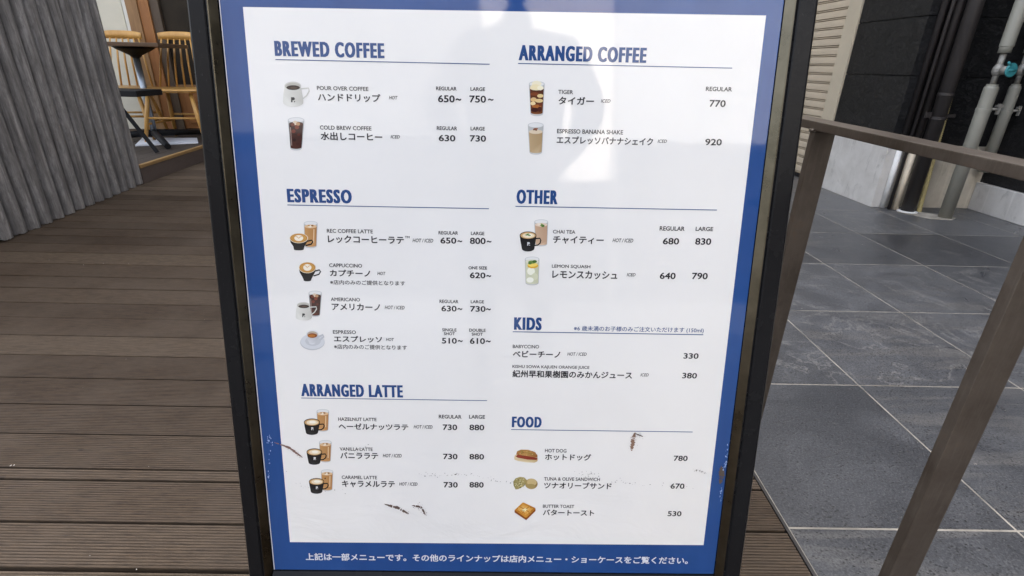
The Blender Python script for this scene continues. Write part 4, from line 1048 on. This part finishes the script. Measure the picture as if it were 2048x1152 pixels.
def person():
    px, py = .02, -.74
    t = thing('person', 'person in dark clothes standing and holding a phone at the menu sign', 'person', (px, py, 0))
    M_CLOTH = simple('dark_navy_cloth', (.07, .072, .08), .85, var=.2, scale=20); M_SKIN = simple('skin', (.42, .26, .19), .5, var=.05); M_HAIR = simple('dark_hair', (.015, .012, .010), .5)
    P = lambda x, y, z: (px+x, py+y, z)
    hip, waist, chest, neck = P(0,0,.84), P(0,.0,1.02), P(0,.02,1.22), P(0,.06,1.42)
    body = [[(hip, (.19,.12)), (waist, (.185,.115)), (chest, (.20,.12)), (P(0,.045,1.36), (.10,.08)), (neck, .052), (P(0,.095,1.475), .052)]]
    for s in (-1, 1):
        body.append([(hip, (.19,.12)), (P(s*.09,.0,.80), .088), (P(s*.10,.02,.45), .058), (P(s*.105,-.02,.22), .05), (P(s*.11,-.02,.08), .042), (P(s*.115,.05,.035), .035), (P(s*.125,.15,.026), .026)])
        body.append([(chest, (.20,.12)), (P(s*.18,.03,1.335), .075), (P(s*.255,.10,1.12), .062), (P(s*.18,.36,.96), .036), (P(s*.10,.57,.845), .027)])
    skin_body('clothed_body', body, M_CLOTH, t)
    # head
    b = bmesh.new(); bmesh.ops.create_uvsphere(b, u_segments=24, v_segments=18, radius=1)
    for v in b.verts:
        x, y, z = v.co; jaw = 1-.22*max(0, -z); front = .06*math.exp(-((z+.15)**2*30+(x*x)*40))*(y > 0)
        v.co = Vector((x*.076*jaw, y*.097*(1-.1*max(0,-z)) + front*.35, z*.118))
        if abs(x) > .93 and abs(z) < .25: v.co.x *= 1.16
    bmesh.ops.transform(b, matrix=Matrix.Translation(P(0,.125,1.575)) @ Matrix.Rotation(RAD(-22), 4, 'X'), verts=b.verts)
    for f in b.faces: f.smooth = True
    head = link('head', b, M_SKIN, t)
    b = bmesh.new()
    for s in (-1, 1): bmesh.ops.create_uvsphere(b, u_segments=10, v_segments=8, radius=.011, matrix=Matrix.Translation(P(s*.03,.207,1.55)))
    link('eyes', b, M_HAIR, head)
    b = bmesh.new(); tube(b, [P(-.022,.192,1.492), P(0,.199,1.489), P(.022,.192,1.492)], .006, 8); link('mouth', b, simple('lips', (.3,.12,.1), .5), head)
    b = bmesh.new(); bmesh.ops.create_uvsphere(b, u_segments=24, v_segments=16, radius=1)
    bmesh.ops.delete(b, geom=[v for v in b.verts if v.co.z < -.25 or (v.co.y > .45 and v.co.z < .42)], context='VERTS')
    for v in b.verts: v.co = Vector((v.co.x*.084, v.co.y*.106, v.co.z*.128))
    bmesh.ops.transform(b, matrix=Matrix.Translation(P(0,.120,1.580)) @ Matrix.Rotation(RAD(-22), 4, 'X'), verts=b.verts)
    for f in b.faces: f.smooth = True
    link('hair', b, M_HAIR, head)
    # hands holding the phone by its sides
    for s in (-1, 1):
        wrist = P(s*.10,.57,.845); palm = P(s*.088,.655,.805); ch = [[(wrist, .024), (P(s*.094,.615,.825), (.028,.018)), (palm, (.030,.017))]]
        link_ = skin_body('hand', ch, M_SKIN, t, 2)
        for k, (dz, ln) in enumerate(((.022,.058),(.007,.064),(-.008,.060),(-.022,.048))):
            a = Vector(palm)+Vector((0,.012,dz)); m1 = a+Vector((-s*.004, ln*.5, .004)); m2 = m1+Vector((-s*.022, ln*.18, .002))
            skin_body('finger', [[(tuple(a), .0085), (tuple(m1), .0078), (tuple(m2), .0065)]], M_SKIN, t, 1)
        a = Vector(palm)+Vector((-s*.004,-.01,.022)); skin_body('finger', [[(tuple(a), .010), (tuple(a+Vector((-s*.018,.022,.016))), .0085), (tuple(a+Vector((-s*.034,.034,.012))), .007)]], M_SKIN, t, 1)
    # the phone, just behind the lens
    b = bmesh.new(); R = Matrix.Translation(CAM - CF*.014) @ Matrix(((CR.x, CF.x, -CD.x, 0), (CR.y, CF.y, -CD.y, 0), (CR.z, CF.z, -CD.z, 0), (0,0,0,1)))
    box(b, (-.078, -.0045, -.037), (.078, .0045, .037), R, .004)
    ph = link('phone', fixn(b), M_BLKPAINT); tag(ph, 'black phone held level in both hands of the person', 'phone')
person()
